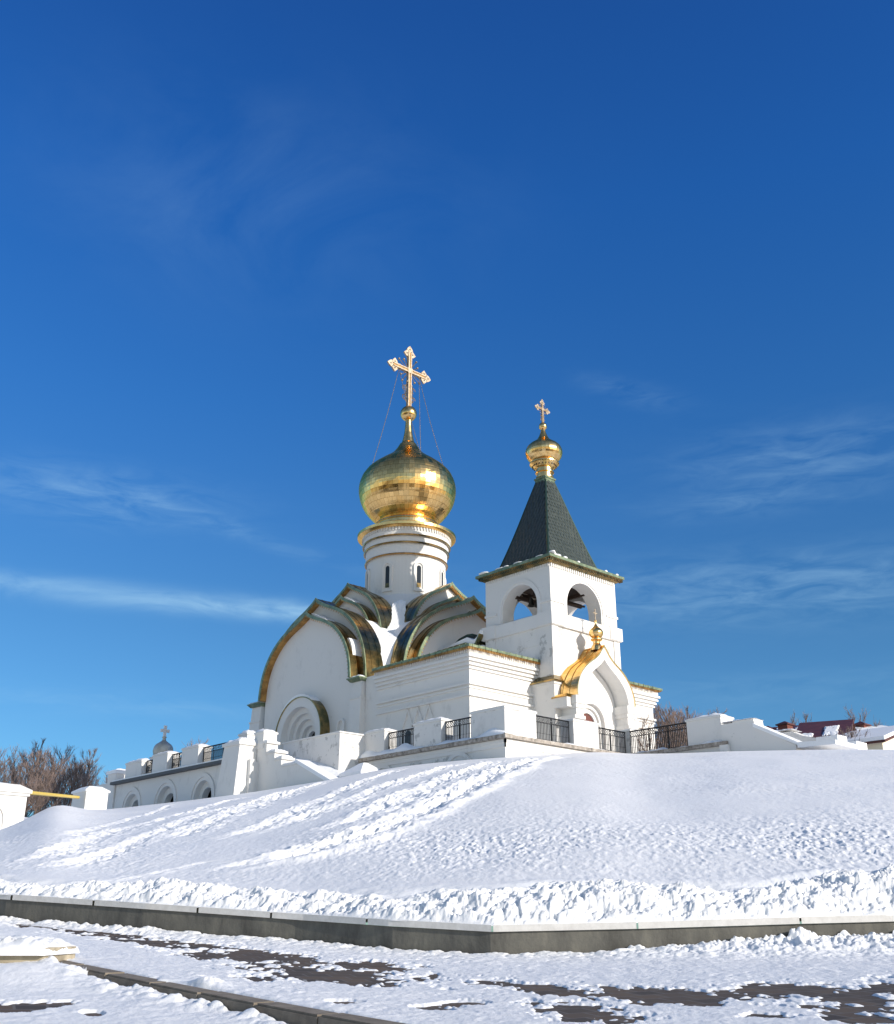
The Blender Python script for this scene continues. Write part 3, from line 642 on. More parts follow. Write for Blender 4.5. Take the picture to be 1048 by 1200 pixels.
for k in range(90):
    a = 2*pi*k/90; r = 3.47; t = Vector((-sin(a), cos(a), 0)); c = Vector((XC+r*cos(a), YC+r*sin(a), 28.1)); rd = Vector((cos(a), sin(a), 0))
    hexa(bm, [c-t*.03-rd*.03+Vector((0, 0, -.24)), c+t*.03-rd*.03+Vector((0, 0, -.24)), c+t*.03+rd*.03+Vector((0, 0, -.24)), c-t*.03+rd*.03+Vector((0, 0, -.24)), c-t*.08-rd*.03, c+t*.08-rd*.03, c+t*.08+rd*.03, c-t*.08+rd*.03])
obj('dentils', bm, M['plaster'], drum)
for k in range(8):
    a = radians(22.5+45*k); rd = Vector((cos(a), sin(a), 0)); t = Vector((-sin(a), cos(a), 0))
    f = lambda aa, bb, dd: Vector((XC, YC, 0))+rd*(3.0+dd)+t*aa+Vector((0, 0, bb))
    bm = B(); plate(bm, archpts(0, .42, 25.05, 23.15, 14), [archpts(0, .29, 25.05, 23.32, 12)], f, .0, .17)
    plate(bm, archpts(0, .29, 25.05, 23.32, 12), [archpts(0, .17, 25.0, 23.45, 12)], f, .02, .10)
    w = obj('window', bm, M['plaster'], drum)
    bm = B(); plate(bm, archpts(0, .2, 25.0, 23.42, 12), [], f, .05, .075); obj('pane', bm, M['glass'], w)
    bm = B(); hexa(bm, [f(-.16, 23.46, .07), f(.16, 23.46, .07), f(.16, 23.46, .13), f(-.16, 23.46, .13), f(-.16, 23.8, .076), f(.16, 23.8, .076), f(.16, 23.5, .13), f(-.16, 23.5, .13)]); obj('sill', bm, M['goldroof'], w)
# onion dome ---------------------------------------------------------------
prof = [(1.95, 29.5), (2.35, 29.75), (2.85, 30.15), (3.28, 30.7), (3.56, 31.25), (3.72, 31.8), (3.78, 32.35), (3.74, 32.85), (3.6, 33.35), (3.32, 33.85), (2.85, 34.35), (2.3, 34.8), (1.75, 35.2), (1.28, 35.6), (.92, 36.05), (.68, 36.5)]
pf = crv(prof, 2)
bm = B(); lathe(bm, XC, YC, [(r*1.03, z) for r, z in pf], 56, .0028)
dome = obj('onion_dome', bm, M['golddome'], church)
bm = B(); lathe(bm, XC, YC, [(.68, 36.5), (.52, 36.7), (.42, 37.1), (.33, 37.6), (.27, 38.2), (.25, 38.72), (.34, 38.76)], 16); obj('dome_neck', bm, M['gold'], dome)
bm = B(); lathe(bm, XC, YC, crv([(.2, 38.68), (.45, 38.85), (.63, 39.1), (.68, 39.35), (.62, 39.62), (.45, 39.85), (.2, 39.98), (0, 40.0)], 2), 24); obj('dome_ball', bm, M['gold'], dome, smooth=True)
def orthocross(root, cx, cy, z0, zc, zt, hw, t, mt, mats, fancy=True):
    """trefoil ended cross in the plane of x, arms along x"""
    f = lambda a, b, d: (cx+a, cy+d, b)
    bm = B(); w = t
    plate(bm, [(-w, z0), (w, z0), (w, zc-w), (hw, zc-w), (hw, zc+w), (w, zc+w), (w, zt), (-w, zt), (-w, zc+w), (-hw, zc+w), (-hw, zc-w), (-w, zc-w)], [], f, -w*.7, w*.7)
    cr = obj('cross', bm, mats[0], root)
    bm = B()   # raised rims leave a darker groove in the bars
    for a0, a1, b0, b1 in ((-w*1.25, -w*.55, z0, zc-w*1.3), (w*.55, w*1.25, z0, zc-w*1.3), (-w*1.25, -w*.55, zc+w*1.3, zt), (w*.55, w*1.25, zc+w*1.3, zt)): plate(bm, [(a0, b0), (a1, b0), (a1, b1), (a0, b1)], [], f, -w, w)
    for a0, a1 in ((-hw, -w*1.3), (w*1.3, hw)):
        for b0, b1 in ((zc-w*1.25, zc-w*.55), (zc+w*.55, zc+w*1.25)): plate(bm, [(a0, b0), (a1, b0), (a1, b1), (a0, b1)], [], f, -w, w)
    plate(bm, [(-w*1.7, zc-w*1.7), (w*1.7, zc-w*1.7), (w*1.7, zc+w*1.7), (-w*1.7, zc+w*1.7)], [], f, -w*1.1, w*1.1)
    L = w*4.6
    def leaf(ax, az, dx, dz):
        nx, nz = -dz, dx
        pts = [(0, -.18), (.35, -.5), (.62, -.38), (1.0, 0), (.62, .38), (.35, .5), (0, .18)]
        inn = [(.4, -.12), (.5, -.12), (.62, 0), (.5, .12), (.4, .12)]
        plate(bm, [(ax+L*(p*dx+q*nx), az+L*(p*dz+q*nz)) for p, q in pts], [[(ax+L*(p*dx+q*nx), az+L*(p*dz+q*nz)) for p, q in inn]], f, -w*.5, w*.5)
    for ax, az, dx, dz in ((0, zt, 0, 1), (-hw, zc, -1, 0), (hw, zc, 1, 0)):
        leaf(ax, az, dx, dz); leaf(ax-dx*w, az-dz*w, -dz, dx); leaf(ax-dx*w, az-dz*w, dz, -dx)
    obj('cross_trim', bm, mats[1], cr)
    if fancy:
        bm = B()
        for k in range(16):
            a = pi*(k+.5)/8
            if min(abs(sin(a)), abs(cos(a))) < .15: continue
            r = hw*(.62 if k % 2 else .78)
            tube(bm, [f(w*cos(a), zc+w*sin(a), 0), f(r*cos(a), zc+r*sin(a), 0)], w*.27, 4)
            e = f(r*cos(a), zc+r*sin(a), 0); bmesh.ops.create_icosphere(bm, subdivisions=1, radius=w*.8, matrix=Matrix.Translation(e))
        for s_ in (-1, 1):
            sp = [f(s_*(w+hw*.22*(1-abs(1-2*t))*(1 if t < .5 else 1)+hw*.10*sin(t*9)), z0+(zc-z0)*(.12+.5*t), 0) for t in [i/14 for i in range(15)]]
            tube(bm, sp, w*.4, 4)
            for q in (.25, .5):
                c_ = (s_*hw*.27, z0+(zc-z0)*q); tube(bm, [f(c_[0]+hw*.13*cos(t), c_[1]+hw*.13*sin(t), 0) for t in [i*.52 for i in range(10)]], w*.34, 4)
        obj('cross_rays', bm, mats[1], cr)
    return cr
cr = orthocross(church, XC, YC, 39.9, 43.35, 45.1, 1.75, .14, None, (M['soffit'], M['silver']))
for (dx, dy, px_) in ((-2.35, 2.0, -1.1), (2.6, 1.3, 1.1), (1.2, -1.9, 1.1), (-.9, -2.5, -1.1)):
    l = hypot(dx, dy); r_ = 3.0; e = Vector((XC+dx/l*r_, YC+dy/l*r_, 34.2)); a = Vector((XC+px_, YC, 43.2))
    bm = B(); tube(bm, [a.lerp(e, t)-Vector((0, 0, .35*sin(pi*t))) for t in [i/10 for i in range(11)]], .026, 4)
    for i in range(1, 40): bmesh.ops.create_icosphere(bm, subdivisions=1, radius=.032, matrix=Matrix.Translation(a.lerp(e, i/40)-Vector((0, 0, .35*sin(pi*i/40)))))
    obj('stay_chain', bm, M['silver'], cr)
# ------------------------------------------------------------------ BELL TOWER
TX0, TX1, TY0, TY1 = 47.4, 53.9, 41.67, 47.4; tcx, tcy = (TX0+TX1)/2, (TY0+TY1)/2
AX, AY = 50.65, 44.65
tower = thing('bell_tower', 'white square bell tower with open arches and dark green tent roof', 'bell tower', (tcx, tcy, 9.0))
bm = B(); bx(bm, TX0, TX1, TY0, TY1, 9.0, 17.3)
# corner pilasters
for x0, x1, y0, y1 in ((TX0-.07, TX0+.5, TY0-.07, TY0+.5), (TX1-.5, TX1+.07, TY0-.07, TY0+.5), (TX0-.07, TX0+.5, TY1-.9, TY1-.01), (TX0-.06, TX0+.5, TY0+.5, TY0+1.05)): bx(bm, x0, x1, y0, y1, 13.0, 17.299)
bx(bm, TX0-.03, TX0, TY0+1.05, TY1-.9, 16.2, 17.299)
shaft = obj('shaft', bm, M['worn'], tower)
bm = B(); p = .17; bx(bm, TX0-p, TX1+p, TY0-p, TY1+p, 17.302, 18.12)
for x0, x1, y0, y1 in ((TX0-p-.06, TX0+1.0, TY0-p-.06, TY0+1.0), (TX1-1.0, TX1+p+.06, TY0-p-.06, TY0+1.0), (TX0-p-.06, TX0+1.0, TY1-1.0, TY1+p+.06)): bx(bm, x0, x1, y0, y1, 17.34, 18.18)
obj('belt', bm, M['plaster'], tower)
bm = B(); th = 1.05; zt_ = 21.35; zb_ = 18.1
def bface(o, hc, r, fr, lo, hi, d0, d1): plate(bm, [(lo, zb_), (hi, zb_), (hi, zt_), (lo, zt_)], [archpts(hc, r, 18.95, 18.16, 26)], fr, d0, d1)
f1 = lambda a, b, d: (d, a, b); f2 = lambda a, b, d: (a, d, b)
bface(0, 44.35, 1.52, f1, TY0, TY1, TX0, TX0+th); bface(0, 44.35, 1.52, f1, TY0, TY1, TX1-th, TX1)
bface(0, 50.62, 1.68, f2, TX0+th, TX1-th, TY0, TY0+th); bface(0, 50.62, 1.68, f2, TX0+th, TX1-th, TY1-th, TY1)
n_ = int((TX1-TX0)/.2)
for k in range(n_): x = TX0+.06+k*.2; bx(bm, x, x+.1, TY0-.09, TY0-.002, 21.12, 21.34)
for k in range(int((TY1-TY0)/.2)): y = TY0+.06+k*.2; bx(bm, TX0-.05, TX0-.002, y, y+.1, 21.16, 21.34)
belf = obj('belfry', bm, M['plaster'], tower)
bm = B()
plate(bm, archpts(44.35, 1.86, 18.95, 18.19, 26), [archpts(44.35, 1.66, 18.95, 18.195, 26)], f1, TX0-.05, TX0)
plate(bm, archpts(50.62, 2.02, 18.95, 18.19, 26), [archpts(50.62, 1.82, 18.95, 18.195, 26)], f2, TY0-.05, TY0)
obj('arch_moulding', bm, M['plaster'], belf)
bm = B()
bx(bm, TX0-.07, TX0-.002, TY0-.07, TY0+1.0, 18.85, 19.0); bx(bm, TX0-.07, TX0-.002, TY1-1.0, TY1+.05, 18.85, 19.0)
bx(bm, TX0-.0, TX0+1.2, TY0-.07, TY0-.002, 18.85, 19.0); bx(bm, TX1-1.1, TX1+.07, TY0-.07, TY0-.002, 18.85, 19.0); bx(bm, TX1+.002, TX1+.07, TY0, TY0+1, 18.85, 19.0)
obj('impost', bm, M['plaster'], belf)
bm = B(); bx(bm, TX0+1.06, TX1-1.06, TY0+1.06, TY1-1.06, 20.9, 21.3); obj('ceiling', bm, M['beam'], belf)
bm = B()
for y in (43.9, 45.3): bx(bm, TX0+.8, TX1-.8, y, y+.18, 19.95, 20.2)
for x in (49.3, 51.6): bx(bm, x, x+.16, TY0+.8, TY1-.8, 20.22, 20.45)
tube(bm, [(48.5, 43.2, 19.6), (52.8, 45.9, 20.3)], .09, 6); tube(bm, [(48.9, 45.8, 20.5), (52.3, 43.0, 19.7)], .07, 6)
obj('bell_frame', bm, M['beam'], belf)
# eave
bm = B(); fru(bm, (TX0-.1, TX1+.1, TY0-.1, TY1+.1), 21.352, (TX0-.42, TX1+.42, TY0-.42, TY1+.42), 21.6); 
for k in range(52):
    t = -.4+k*.151; x = TX0+t
    if x < TX1+.35: bx(bm, x, x+.06, TY0-.40, TY0-.1, 21.42, 21.55)
    y = TY0+t
    if y < TY1+.35: bx(bm, TX0-.40, TX0-.1, y, y+.06, 21.42, 21.55)
cor = obj('eave_soffit', bm, M['goldroof'], tower)
bm = B(); bx(bm, TX0-.48, TX1+.48, TY0-.48, TY1+.48, 21.602, 21.78); obj('eave_edge', bm, M['patina'], cor)
hx, hy = 2.45, 2.2
bm = B(); fru(bm, (TX0-.47, TX1+.47, TY0-.47, TY1+.47), 21.782, (AX-hx, AX+hx, AY-hy, AY+hy), 22.25); obj('roof_skirt', bm, M['patina'], cor)
bm = B(); rnd = random.Random(2)
for k in range(26):
    t = rnd.random(); y = TY0-.7+t*6.5; w = rnd.uniform(.08, .28); bmesh.ops.create_icosphere(bm, subdivisions=2, radius=1, matrix=Matrix.Translation((TX0-.25+rnd.uniform(-.15, .6), y, 21.86+rnd.uniform(0, .04)))@Matrix.Diagonal((w, w*1.6, .07, 1)))
for k in range(7):
    x = TX0+rnd.random()*6.5; w = rnd.uniform(.08, .15); bmesh.ops.create_icosphere(bm, subdivisions=2, radius=1, matrix=Matrix.Translation((x, TY0-.3, 21.86))@Matrix.Diagonal((w*1.6, w, .10, 1)))
obj('snow_cover', bm, M['snowcap'], cor, smooth=True)
# tent roof: courses of overlapping diamond tiles
bm = B(); zt0, zt1 = 22.25, 28.75; N = 24
def hw_(t): return ((1-t)*(hx-.42)+.42-.08*sin(pi*t)*(1-t), (1-t)*(hy-.42)+.42-.08*sin(pi*t)*(1-t))
for k in range(N):
    t0, t1 = k/N, (k+1)/N; a0, b0 = hw_(t0); a1, b1 = hw_(t1); z0 = zt0+(zt1-zt0)*t0; z1 = zt0+(zt1-zt0)*t1; l = .085
    for dx, dy, A0, A1, D0, D1 in ((0, -1, a0, a1, b0, b1), (0, 1, a0, a1, b0, b1), (-1, 0, b0, b1, a0, a1), (1, 0, b0, b1, a0, a1)):
        nt = max(3, int(round(2*A0/.30)))
        for j in range(nt):
            u0 = -A0+2*A0*j/nt; u1 = -A0+2*A0*(j+1)/nt; um = (u0+u1)/2
            def P(u, dd, z):
                return (AX+dx*dd+(u if dx == 0 else 0), AY+dy*dd+(u if dy == 0 else 0), z)
            s = A1/A0; off = (u1-u0)/2 if k % 2 else 0
            u0c = max(-A0, min(A0, u0+off)); u1c = max(-A0, min(A0, u1+off)); umc = (u0c+u1c)/2
            if u1c-u0c < .02: continue
            vs = [bm.verts.new(p) for p in (P(u0c, D0+.03, z0+.05), P(umc, D0+l+.03, z0-.12), P(u1c, D0+.03, z0+.05), P(u1c*s, D1+.006, z1+.06), P(umc*s, D1+.03, z1+.06), P(u0c*s, D1+.006, z1+.06))]
            bm.faces.new((vs[0], vs[1], vs[4], vs[5])); bm.faces.new((vs[1], vs[2], vs[3], vs[4]))
for k in range(N):
    t0, t1 = k/N, (k+1)/N; a0, b0 = hw_(t0); a1, b1 = hw_(t1)
    fru(bm, (AX-a0, AX+a0, AY-b0, AY+b0), zt0+(zt1-zt0)*t0, (AX-a1, AX+a1, AY-b1, AY+b1), zt0+(zt1-zt0)*t1)
tent = obj('tent_roof', bm, M['tent'], tower)
bm = B()
for sx in (-1, 1):
    for sy in (-1, 1):
        tube(bm, [(AX+sx*hw_(t)[0], AY+sy*hw_(t)[1], zt0+(zt1-zt0)*t) for t in [i/12 for i in range(13)]], .10, 6, .07)
obj('hip_flashing', bm, M['darkroof'], tent)
bm = B(); bx(bm, AX-.49, AX+.49, AY-.49, AY+.49, 28.4, 28.85); bx(bm, AX-.54, AX+.54, AY-.54, AY+.54, 28.85, 28.97); obj('collar', bm, M['patina'], tent)
bm = B(); lathe(bm, AX, AY, [(.55, 28.97), (.62, 29.0), (.62, 29.1), (.55, 29.14), (.55, 29.36), (.66, 29.4), (.66, 29.46), (.58, 29.5), (.58, 29.72), (.7, 29.78), (.98, 30.02), (1.04, 30.06), (1.04, 30.14), (.85, 30.16), (.85, 30.24)], 28)
neck = obj('neck', bm, M['gold'], tower)
bm = B()
for k in range(22):
    a = 2*pi*k/22; f = lambda aa, bb, dd: Vector((AX, AY, 0))+Vector((cos(a), sin(a), 0))*(.82+dd)+Vector((-sin(a), cos(a), 0))*aa+Vector((0, 0, bb))
    plate(bm, [(-.05, 29.83), (.05, 29.83), (0, 29.98)], [], f, .0, .05)
obj('frieze', bm, M['dark'], neck)
bm = B(); lathe(bm, AX, AY, crv([(.82, 30.2), (1.0, 30.35), (1.2, 30.6), (1.3, 30.88), (1.29, 31.12), (1.18, 31.38), (.95, 31.62), (.66, 31.82), (.42, 32.05), (.27, 32.35), (.18, 32.62), (.15, 32.8)], 2), 30, .0045); sd_ = obj('small_onion_dome', bm, M['gold'], tower)
bm = B(); lathe(bm, AX, AY, crv([(.12, 32.76), (.25, 32.88), (.29, 33.05), (.24, 33.22), (.1, 33.34), (0, 33.36)], 2), 16); obj('dome_ball', bm, M['gold'], sd_, smooth=True)
orthocross(tower, AX, AY, 33.3, 34.42, 34.98, .56, .055, None, (M['soffit'], M['silver']))
# bells
def bell(x, y, z, s, label, grp='bells in the belfry'):
    r = thing('bell', label, 'bell', (x, y, z-1.2*s), grp)
    bm = B(); lathe(bm, x, y, [(0, z), (.2*s, z), (.27*s, z-.12*s), (.32*s, z-.4*s), (.38*s, z-.75*s), (.52*s, z-1.05*s), (.6*s, z-1.15*s), (.58*s, z-1.2*s), (.5*s, z-1.12*s), (.3*s, z-.6*s)], 24); obj('bell_body', bm, M['bronze'], r, smooth=True)
    bm = B(); tube(bm, [(x, y, z-.01), (x, y, z+.32*s)], .07*s, 6); obj('hanger', bm, M['iron'], r)
    bm = B(); tube(bm, [(x, y, z-.3*s), (x, y, z-1.2*s)], .03*s, 5); bmesh.ops.create_icosphere(bm, subdivisions=2, radius=.09*s, matrix=Matrix.Translation((x, y, z-1.22*s))); obj('clapper', bm, M['iron'], r)
bell(49.5, 43.1, 19.95, 1.0, 'large bronze bell hanging in the right hand arch of the bell tower')
bell(48.75, 44.55, 19.9, .45, 'small dark bell hanging left in the left hand arch of the bell tower')
bell(48.75, 43.85, 19.95, .62, 'medium dark bell hanging right in the left hand arch of the bell tower')
# gold roofed base block of the tower
bm = B(); bx(bm, 47.08, 48.6, 41.72-.35, 44.2, 9.0, 13.55); bx(bm, 47.02, 48.66, 41.31, 44.2, 13.55, 13.7)
blk = obj('base_block', bm, M['plaster'], tower)
bm = B(); fru(bm, (46.9, 48.75, 41.2, 44.2), 13.702, (46.9, 48.75, 41.2, 44.2), 13.78); fru(bm, (46.9, 48.7, 41.2, 43.1), 13.78, (47.41, 48.2, 41.66, 43.0), 14.2); obj('block_roof', bm, M['goldroof'], blk)
# porch on the south face ----------------------------------------------------
PX, PYF = 50.35, 40.05
porch_b = B()
KO = [(2.72, 12.75), (2.70, 13.1), (2.58, 13.55), (2.32, 14.05), (1.9, 14.5), (1.4, 14.88), (.9, 15.18), (.5, 15.5), (.25, 15.8), (0, 16.08)]
KI = [(2.15, 12.72), (2.13, 12.95), (2.02, 13.35), (1.8, 13.75), (1.5, 14.1), (1.15, 14.4), (.78, 14.66), (.42, 14.92), (.18, 15.12), (0, 15.3)]
def sym(P, n=3):
    r = crv(P, n); return [(PX+a, b) for a, b in r]+[(PX-a, b) for a, b in r[::-1][1:]]
fo, fi = sym(KO), sym(KI)
fp = lambda a, b, d: (a, d, b)
shell(porch_b, fo, fi, fp, PYF, 41.66)
porch = obj('porch', porch_b, M['plaster'], tower)
ko2 = [(a*1.0+ (.07 if i < 9 else 0), b+(.06 if i > 3 else 0)+(.08 if i == 9 else 0)) for i, (a, b) in enumerate(KO)]
bm = B(); shell(bm, sym(ko2), [(a, b) for a, b in sym([(a+(.004), b+.003) for a, b in KO])], fp, PYF-.05, 41.655)
for d_ in (40.6, 41.15): shell(bm, sym([(a+.03, b+.03) for a, b in ko2]), sym(ko2), fp, d_, d_+.03)
obj('porch_roof', bm, M['gold'], porch)
bm = B(); ins = [(a-.1 if a > .1 else 0, b-.06 if i > 3 else b) for i, (a, b) in enumerate(KO)]; ins[-1] = (0, KO[-1][1]-.16)
in2 = [(a-.06 if a > .1 else 0, b-.05 if i > 3 else b) for i, (a, b) in enumerate(ins)]
shell(bm, sym(ins), sym(in2), fp, PYF-.03, PYF-.001); obj('moulding', bm, M['plaster'], porch)
for s_ in (-1, 1):
    bm = B()
    a, b = sorted((PX+s_*2.1, PX+s_*2.75)); bx(bm, a, b, PYF+.12, 41.6, 9.0, 12.0)
    a, b = sorted((PX+s_*1.98, PX+s_*2.9)); bx(bm, a, b, PYF-.02, 41.6, 12.25, 12.72)
    a, b = sorted((PX+s_*2.02, PX+s_*2.83)); bx(bm, a, b, PYF+.05, 41.6, 12.0, 12.25)
    a, b = sorted((PX+s_*2.05, PX+s_*3.0)); bx(bm, a, b, PYF+.02, 41.6, 11.35, 11.55)
    obj('pier', bm, M['plaster'], porch)
for s_ in (-1, 1):
    bm = B(); a, b = sorted((PX+s_*2.72, PX+s_*3.3)); bx(bm, a, b, PYF+.35, 41.6, 12.05, 12.62); pe = obj('porch_eave', bm, M['plaster'], porch)
    bm = B(); fru(bm, (a-.06, b+.06, PYF+.3, 41.6), 12.622, (a+.1, b-.02, PYF+.4, 41.6), 12.82); obj('eave_cap', bm, M['gold'], pe)
# inner portal wall with round arch
bm = B(); ac = PX-.15
plate(bm, [(PX-2.08, 9.0), (PX+2.08, 9.0)]+[(a, b) for a, b in sym([(x-.05 if x > .1 else x, y-.05) for x, y in KI])], [archpts(ac, 1.15, 11.55, 9.05, 24)], fp, 41.1, 41.6); 
plate(bm, archpts(ac, 1.14, 11.55, 9.06, 24), [archpts(ac, .95, 11.5, 9.08, 22)], fp, 41.35, 41.62)
plate(bm, archpts(ac, .94, 11.5, 9.09, 22), [archpts(ac, .72, 11.45, 9.1, 20)], fp, 41.5, 41.64)
obj('inner_arch', bm, M['plaster'], porch)
bm = B(); plate(bm, archpts(ac, .71, 11.45, 9.12, 18), [], fp, 41.6, 41.66); obj('door', bm, M['redwood'], porch)
# cupola on the porch
bm = B(); CYP = 40.6
lathe(bm, PX, CYP, crv([(.40, 15.95), (.34, 16.2), (.22, 16.4), (.24, 16.55)], 2)+[(.36, 16.62), (.36, 16.7), (.22, 16.74)], 20)
lathe(bm, PX, CYP, crv([(.2, 16.74), (.36, 16.85), (.44, 17.02), (.44, 17.16), (.34, 17.32), (.18, 17.46), (.08, 17.62), (.05, 17.8)], 3), 24)
bmesh.ops.create_icosphere(bm, subdivisions=2, radius=.085, matrix=Matrix.Translation((PX, CYP, 17.86)))
bx(bm, PX-.22, PX+.22, CYP-.3, 41.6, 15.6, 16.0)
cup = obj('cupola', bm, M['gold'], porch, smooth=False)
bm = B(); f = lambda a, b, d: (PX+a, CYP+d, b)
plate(bm, [(-.03, 17.9), (.03, 17.9), (.03, 18.35), (.2, 18.35), (.2, 18.41), (.03, 18.41), (.03, 18.65), (-.03, 18.65), (-.03, 18.41), (-.2, 18.41), (-.2, 18.35), (-.03, 18.35)], [], f, -.02, .02); obj('cross', bm, M['silver'], cup)
# ------------------------------------------------------------------ TERRACE
TXX, TYY, TZ = 38.09, 36.85, 9.05
def snowpatch(bm, x0, x1, y0, y1, z, h, seed): heap(bm, x0, x1, y0, y1, z, h, 10, seed)
ter = thing('terrace', 'white terrace wall with parapet piers carrying the church above the snow slope', 'terrace', (44, 44, 6.0))
bm = B(); bx(bm, TXX+.18, 48.6, TYY+.18, 66, 4.0, 8.75); obj('wall', bm, M['worn'], ter)
bm = B(); bx(bm, TXX+.12, TXX+.18, TYY+.12, 50.5, 8.35, 8.75); bx(bm, TXX+.12, 48.14, TYY+.12, TYY+.18, 8.35, 8.75); bx(bm, TXX+.08, TXX+.18, TYY+.08, 50.5, 8.56, 8.72); bx(bm, TXX+.08, 48.14, TYY+.08, TYY+.18, 8.56, 8.72)
obj('string_course', bm, M['plaster'], ter)
m = M['ledge'] = mat('weathered_ledge', (.36, .31, .26), .8)
lk(m, ramp(m, noise(m, 4, 8, .7), [(.32, (.10, .09, .08)), (.5, (.33, .29, .25)), (.7, (.55, .51, .46))]), pr(m).inputs['Base Color'])
bm = B(); bx(bm, TXX-.10, TXX+.6, TYY-.10, 50.5, 8.752, 8.93); bx(bm, TXX+.6, 48.12, TYY-.10, TYY+.6, 8.752, 8.93); bx(bm, TXX+.02, TXX+.6, TYY+.02, 50.5, 8.932, 8.99)
led = obj('ledge', bm, M['ledge'], ter)
bm = B(); bx(bm, TXX+.58, 62, TYY+.58, 67.5, 8.76, 9.1); obj('deck_snow', bm, M['snowcap'], ter)
# arched niches in the west wall, half buried
for yc_ in (46.6, 40.4):
    bm = B(); plate(bm, archpts(yc_, 1.15, 7.3, 6.2, 20), [archpts(yc_, .95, 7.3, 6.22, 20)], f1, TXX+.10, TXX+.179); obj('niche_frame', bm, M['plaster'], ter)
def pier(parent, x0, x1, y0, y1, z0, z1, seed=0, m=None, h=.10, capo=.05):
    bm = B(); bx(bm, x0, x1, y0, y1, z0, z1-.12); o = obj('pier', bm, m or M['worn'], parent)
    bm = B(); bx(bm, x0-capo, x1+capo, y0-capo, y1+capo, z1-.12+.002, z1-.02); fru(bm, (x0-capo, x1+capo, y0-capo, y1+capo), z1-.02, (x0+.08, x1-.08, y0+.08, y1-.08), z1+.05); obj('pier_cap', bm, M['plaster'], o)
    bm = B(); heap(bm, x0-.03, x1+.03, y0-.03, y1+.03, z1, h*1.7, 8, seed, .5); obj('snow_cover', bm, M['snowcap'], o, smooth=True)
    return o
XP, YP = TXX+.33, TYY+.33
pier(ter, XP, XP+2.35, YP, YP+2.45, 8.97, 10.45, 1, h=.06)
pier(ter, XP, XP+.9, 41.95, 44.2, 8.97, 10.45, 2)
pier(ter, XP, XP+.9, 46.75, 48.6, 8.97, 10.5, 3)
pier(ter, 43.75, 45.85, YP, YP+.9, 8.97, 10.45, 4, h=.06)
pier(ter, 48.62, 49.25, YP-.05, YP+.75, 8.97, 10.45, 5, h=.05)
# snow drifted along the ledges
def drift(parent, x0, x1, y0, y1, z, h, seed, along):
    bm = B(); rnd = random.Random(seed); n = 60; k = 7; g = []
    ph = [rnd.uniform(0, 6) for _ in range(5)]
    for i in range(n+1):
        t = i/n; H = h*(.45+.30*sin(t*9+ph[0])+.25*sin(t*23+ph[1])+.12*sin(t*51+ph[2])); H = max(.02, H)*min(1, 12*t+.2, 12*(1-t)+.2); row = []
        for j in range(k+1):
            s = j/k; zz = z+H*(s**.6)*(1 if s < 1 else 1)+rnd.uniform(-.01, .01)-(.02 if j == 0 else 0)
            row.append(bm.verts.new((x0+(x1-x0)*(s if along == 'y' else t), y0+(y1-y0)*(t if along == 'y' else s), zz)))
        g.append(row)
    for r0, r1 in zip(g, g[1:]):
        for j in range(k): bm.faces.new((r0[j], r0[j+1], r1[j+1], r1[j]))
    obj('snow_cover', bm, M['snowcap'], parent, smooth=True)
drift(led, TXX+.0, XP+.02, TYY+.1, 50.3, 8.99, .5, 4, 'y')
drift(led, TXX+.3, 48.1, TYY-.06, YP+.02, 8.93, .16, 9, 'x')
# iron railings
def railing(axis, c, a0, a1, zb, zt, label, n=None):
    L = a1-a0; r = thing('railing', label, 'railing', (c, (a0+a1)/2, zb) if axis == 'y' else ((a0+a1)/2, c, zb), 'iron railings between the parapet piers')
    P = (lambda a, z, o=0: (c+o, a, z)) if axis == 'y' else (lambda a, z, o=0: (a, c+o, z))
    def bar(bm, p, q, w):
        tube(bm, [p, q], w, 4)
    bm = B(); bar(bm, P(a0, zt), P(a1, zt), .035); bar(bm, P(a0, zb+.1), P(a1, zb+.1), .025); bar(bm, P(a0, zt-.32), P(a1, zt-.32), .018)
    k = max(2, int(L/1.1)); 
    for i in range(k+1): a = a0+.03+(L-.06)*i/k; bar(bm, P(a, zb), P(a, zt), .03)
    obj('frame', bm, M['iron'], r)
    bm = B(); nb = int(L/.115)
    for i in range(1, nb):
        a = a0+L*i/nb; bar(bm, P(a, zb+.1), P(a, zt-.32), .026)
        bmesh.ops.create_icosphere(bm, subdivisions=1, radius=.034, matrix=Matrix.Translation(P(a, zb+.42)))
    ns = max(2, int(L/.3))
    for i in range(ns):
        a = a0+L*i/ns; b = a0+L*(i+1)/ns; mid = (a+b)/2
        tube(bm, [P(mid+.12*cos(t), zt-.16+.13*sin(t)) for t in [q*pi/5 for q in range(11)]], .018, 4)
        bar(bm, P(a, zt-.32), P(b, zt), .017); bar(bm, P(b, zt-.32), P(a, zt), .017)
    obj('lattice', bm, M['iron'], r)
railing('y', XP+.3, 39.7, 41.93, 9.02, 10.27, 'iron railing right beside the big corner pier, on the shaded terrace side')
railing('y', XP+.3, 44.22, 46.73, 9.02, 10.27, 'iron railing left of the middle pier on the shaded terrace side')
railing('x', YP+.3, 40.85, 43.73, 9.02, 10.32, 'iron railing between the corner pier and the next pier on the sunlit terrace side')
railing('x', YP+.3, 45.87, 48.6, 9.02, 10.3, 'iron railing in front of the porch with the small gold cupola')
railing('y', 48.55, 33.15, 37.1, 8.95, 10.3, 'long dark iron railing with bare trees behind it, right of the porch')
